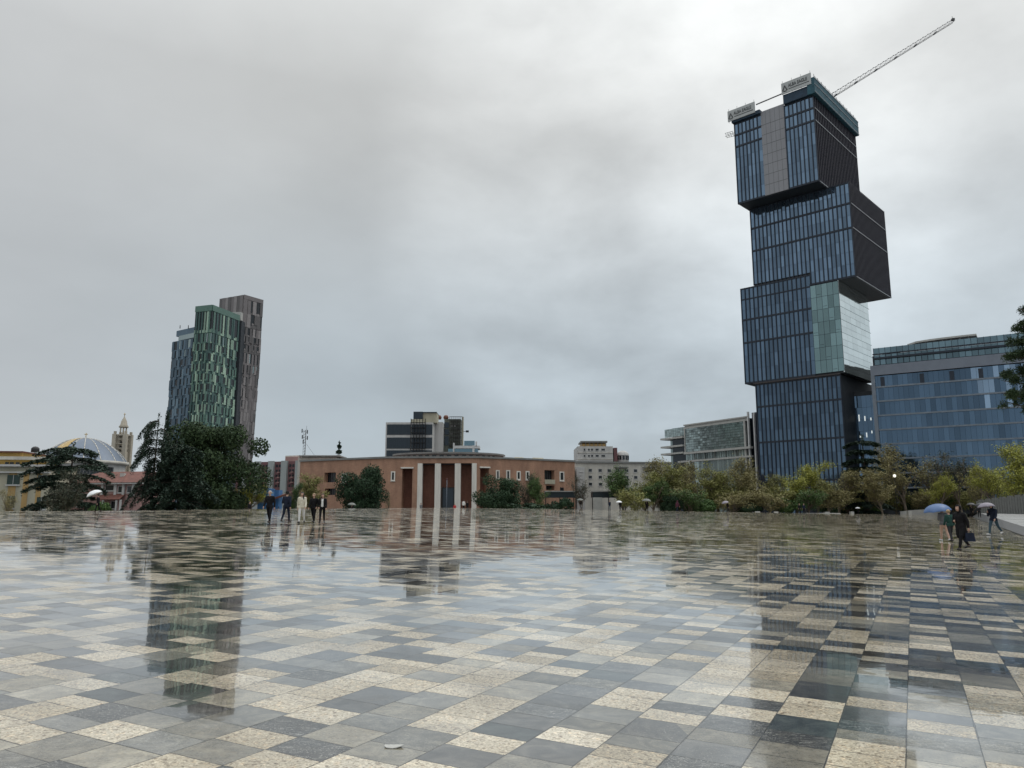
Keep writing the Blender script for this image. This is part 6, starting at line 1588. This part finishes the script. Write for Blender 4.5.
# the row of five
(a1_, h1_, W1), P, H = walker(268.8, 523.4, 490.5, R(-4), 'grey haired person in dark clothes, far left of the row of five', top='cl_black', bottom='cl_black', hair='hair_grey', stride=.30, ph=1, group=GRP, shoes='cl_char')
(a2_, _, _), P, H = walker(285.8, 522.6, 491.2, R(170), 'person in navy with dark cap, second from left in the row', top='cl_navy', bottom='cl_navy', hair='hair_black', beanie='cl_black', stride=.28, ph=-1, group=GRP, arms={'L': 'fold'}, shoes='shoe_black')
(a3_, h3_, W3), P3, H3 = walker(301.2, 523.4, 492.0, R(5), 'long haired woman in cream jacket and white trousers walking', top='cl_cream', bottom='cl_white', hair='hair_black', long_hair='L', stride=.26, ph=-1, group=GRP, female=True, arms={}, shoes='shoe_black')
(a4_, _, _), P, H = walker(313.2, 523.0, 493.2, R(-6), 'light haired person in black coat right of the woman in white', top='cl_black', bottom='cl_black', hair='hair_blond', stride=.30, ph=1, group=GRP, arms={'L': 'pocket'}, female=True, shoes='shoe_black')
(a5_, _, _), P, H = walker(321.8, 523.3, 493.6, R(8), 'person in open dark jacket over white top, right end of row', top='cl_black', bottom='cl_black', hair='hair_brown', long_hair='R', stride=.24, ph=-1, group=GRP, arms={'R': 'pocket'}, inner='cl_white', female=True)
def bag(hand, mt, lab, w=.30, h=.24, dth=.11, strap=.22):
    t_ = thing('handbag', lab, 'bag', hand - Vector((0, 0, strap + h)))
    q = MB(); z0 = hand.z - strap - h
    q.prism([(hand.x - w / 2, hand.y - dth / 2), (hand.x + w / 2, hand.y - dth / 2), (hand.x + w / 2, hand.y + dth / 2), (hand.x - w / 2, hand.y + dth / 2)], z0, z0 + h, pts1=[(hand.x - w * .42, hand.y - dth * .3), (hand.x + w * .42, hand.y - dth * .3), (hand.x + w * .42, hand.y + dth * .3), (hand.x - w * .42, hand.y + dth * .3)])
    o = q.build('pouch', M[mt], t_); bm = bmesh.new(); bm.from_mesh(o.data); bmesh.ops.bevel(bm, geom=list(bm.edges), offset=.02, segments=2, affect='EDGES'); bm.to_mesh(o.data); bm.free()
    q = MB()
    for dy in (-.025, .025): q.tube((hand.x - w * .3, hand.y + dy, z0 + h - .01), (hand.x, hand.y, hand.z + .0), .009, k=6); q.tube((hand.x + w * .3, hand.y + dy, z0 + h - .01), (hand.x, hand.y, hand.z + .0), .009, k=6)
    q.build('strap', M[mt], t_); return t_
# right foreground: the striding figure in black, with bags
(b1_, hb1, Wb), P, H = walker(963, 550.5, 504.2, R(-68), 'person in long black hooded coat striding at right, bags in hand', top='cl_black', bottom='cl_black', hood='cl_black', coat=True, stride=.42, ph=1, arms={'R': 'fold'}, lean=.06)
bag(hb1[0], 'cl_navy', 'dark navy shopping bag carried by the figure in black', .34, .30, .14, .10)
bp_ = Wb(Vector((.0, .17, 1.22))); bt_ = thing('backpack', 'dark olive backpack worn by the figure in the black coat', 'backpack', bp_ - Vector((0, 0, .25)), None, R(-68))
def loc_part(name, prof, mt, par):
    q = MB(); q.v = prof[0]; q.f = prof[1]; q.m = [0] * len(q.f); q.smooth = [True] * len(q.f); o = q.build(name, M[mt], par, local=True); return o
bm = bmesh.new(); bmesh.ops.create_cube(bm, size=1, matrix=Matrix.Translation((0, 0, .25)) @ Matrix.Diagonal((.30, .17, .46, 1))); bmesh.ops.bevel(bm, geom=list(bm.edges), offset=.055, segments=3, affect='EDGES'); me = bpy.data.meshes.new('pouch'); bm.to_mesh(me); bm.free(); me.materials.append(pmat('olive_cloth', (.035, .04, .022), .8)); link('pouch', me, bt_, True)
q = MB(); q.tube((-.10, -.08, .45), (-.10, -.22, .46), .016, k=6); q.tube((.10, -.08, .45), (.10, -.22, .46), .016, k=6); q.tube((-.10, -.08, .12), (-.12, -.2, .2), .012, k=6); q.tube((.10, -.08, .12), (.12, -.2, .2), .012, k=6); q.build('straps', M['cl_black'], bt_, True)
# couple under the blue umbrella, further off
(c1p, hc1, _), P, H = walker(945, 541, 507.5, R(176), 'person in grey top and dark skirt under the blue umbrella', top='cl_grey', bottom='skin', coat=False, hair='hair_brown', stride=.22, ph=1, umb='L', female=True, shoes='shoe_white')
umbrella(hc1[0], (-.14, .0, 1), 'umb_blue', 'bright blue umbrella held over the walking pair', .62, .52)
(c2p, _, _), P, H = walker(951.3, 541.8, 509.5, R(186), 'person in green jacket walking beside the blue umbrella holder', top='cl_teal', bottom='cl_char', hair='hair_blond', stride=.2, ph=-1, female=True)
# the walker in jeans with a hood on the terrace edge
(d1p, hd1, Wd_), P, H = walker(995, 535.5, 502.8, R(-62), 'walker in navy hooded jacket, jeans and white trainers striding left', top='cl_navy', bottom='cl_denim', hood='cl_navy', shoes='shoe_white', stride=.46, ph=-1, umb='R', lean=.07)
umbrella(hd1[1], (-.05, .1, 1), 'umb_lilac', 'pale lilac umbrella held by the walker in jeans', .48, .50)
# two under dark umbrellas on the far terrace
def stand(px, Y, z, H, heading, lab, **kw): x = at(px, 505, Y).x; return person(Vector((x, Y, z)), H, heading, lab, **kw)
g1, hg1, _ = stand(970.5, 104, tz(104), 1.72, R(10), 'dark figure under a black umbrella, left of two on terrace', top='cl_black', bottom='cl_black', stride=.1, umb='R', near=False)
umbrella(hg1[1], (.1, 0, 1), 'umb_black', 'black umbrella over the left figure on the far terrace', .60, .6)
g2, hg2, _ = stand(978.5, 103, tz(103), 1.68, R(-20), 'dark figure under a black umbrella, right of two on terrace', top='cl_char', bottom='cl_black', stride=.1, umb='L', near=False)
umbrella(hg2[0], (-.1, 0, 1), 'umb_black', 'black umbrella over the right figure on the far terrace', .62, .62)
# left: tilted white umbrella at the crest
(l1, hl1, _), P, H = walker(97.2, 512.4, 494.2, R(-80), 'dark clothed person under a tilted white umbrella before pink house', top='cl_black', bottom='cl_black', stride=.22, ph=1, umb='R', near=False)
umbrella(hl1[1], (-.42, -.15, 1), 'umb_white', 'tilted white umbrella before the pink house on the left', .50, .55)
# figures at and beyond the crest
def behind(px, head_y, H, heading, lab, Y0=80, **kw):
    """stands on the far slope where only the upper body shows over the crest"""
    bestd, by = 1e9, Y0
    for Yq in np.arange(Y0, 205, .5):
        x = at(px, 505, Yq).x; pz = proj((x, Yq, surf_z(x, Yq) + H))[1]
        if abs(pz - head_y) < bestd: bestd, by = abs(pz - head_y), Yq
    x = at(px, 505, by).x
    return person(Vector((x, by, surf_z(x, by))), H, heading, lab, near=False, **kw)
behind(249.5, 501.5, 1.75, R(60), 'small dark figure behind the crest left of the blue kiosk', 85, top='cl_black', bottom='cl_black', stride=.2)
_, hh, _ = behind(352, 503.5, 1.7, R(30), 'figure in dark coat under a grey blue umbrella by round evergreen', 110, top='cl_char', bottom='cl_black', umb='R', stride=.15); umbrella(hh[1], (.05, 0, 1), 'umb_grey', 'grey blue umbrella in front of the round evergreen', .62, .55)
behind(463.6, 500, 1.75, R(150), 'person in white jacket by the right portico column', 126, top='cl_white', bottom='cl_black', stride=.2)
behind(467.3, 500.8, 1.72, R(-150), 'dark clothed person beside the one in white at the portico', 126, top='cl_black', bottom='cl_black', stride=.2)
behind(454.8, 504, 1.6, R(0), 'person in red and white low beside a portico column', 130, top='cl_red', bottom='cl_white', hair='hair_brown', stride=.1)
behind(421, 503, 1.7, R(40), 'grey figure at the foot of the left portico column', 124, top='cl_grey', bottom='cl_black', stride=.2)
_, hh, _ = behind(581, 499.5, 1.78, R(-60), 'person with white bag under dark umbrella near the canopy', 140, top='cl_black', bottom='cl_grey', umb='L', stride=.25); umbrella(hh[0], (0, 0, 1), 'umb_grey', 'dark grey umbrella left of the canopy pillar', .66, .6)
behind(609.5, 500.5, 1.75, R(20), 'navy figure standing under the canopy near white umbrella', 142, top='cl_navy', bottom='cl_denim', stride=.1)
_, hh, _ = behind(620, 501.5, 1.7, R(-20), 'dark figure beneath the white umbrella by the canopy', 144, top='cl_black', bottom='cl_black', umb='R', stride=.15); umbrella(hh[1], (0, 0, 1), 'umb_white', 'white umbrella glowing in front of the dark canopy', .60, .52)
def crest_person(px, fy, hy_, heading, lab, **kw):
    P, H = tall(px, fy, hy_); H = min(H, 2.0); return person(P, H, heading, lab, near=False, **kw)
_, hh, _ = crest_person(647, 512.6, 500.0, R(10), 'black clothed walker under a wide dark umbrella at the crest', top='cl_black', bottom='cl_black', umb='R', stride=.2); umbrella(hh[1], (.05, 0, 1), 'umb_grey', 'wide dark grey umbrella over the walker before bright leafy tree', .72, .62)
crest_person(677.5, 512.6, 500.6, R(120), 'walker in plum and navy stepping along the crest', top='cl_plum', bottom='cl_navy', stride=.3, hood='cl_plum')
_, hh, _ = crest_person(728, 512.6, 501.5, R(-70), 'dark walker leaning under a pale umbrella at the crest', top='cl_black', bottom='cl_black', umb='R', stride=.3, lean=.12); umbrella(hh[1], (-.25, -.05, 1), 'umb_lilac', 'pale tilted umbrella of the walker below the glazed office', .68, .6)
crest_person(799.6, 513.6, 500.6, R(10), 'black figure, left of the pair at the tower foot', top='cl_black', bottom='cl_black', stride=.12)
crest_person(804.2, 513.6, 500.2, R(-10), 'navy figure, right of the pair at the tower foot', top='cl_navy', bottom='cl_black', stride=.12)
_, hh, _ = behind(857.5, 507.5, 1.75, R(0), 'figure under a pale umbrella behind the upright stone block', 160, top='cl_black', bottom='cl_black', umb='R', stride=.1); umbrella(hh[1], (0, 0, 1), 'umb_white', 'whitish umbrella over the figure below the dark cedar', .58, .5)
# a pale leaf of litter on the near slabs
lp_ = on_plane(393, 747); q = MB(); nn_ = 12
for zz in (0, 1): pass
top_ = [lp_ + Vector((.055 * math.cos(t) * (1 + .15 * math.cos(3 * t)), .034 * math.sin(t), .008 + .004 * math.cos(2 * t))) for t in [2 * math.pi * i / nn_ for i in range(nn_)]]
bot_ = [p - Vector((0, 0, .004)) for p in top_]; q.poly(top_); q.poly(list(reversed(bot_)))
for i in range(nn_): j = (i + 1) % nn_; q.poly([bot_[i], bot_[j], top_[j], top_[i]])
tag(q.build('paper_scrap', M['concrete_light']), 'small whitish scrap lying on the wet foreground slabs', 'litter')
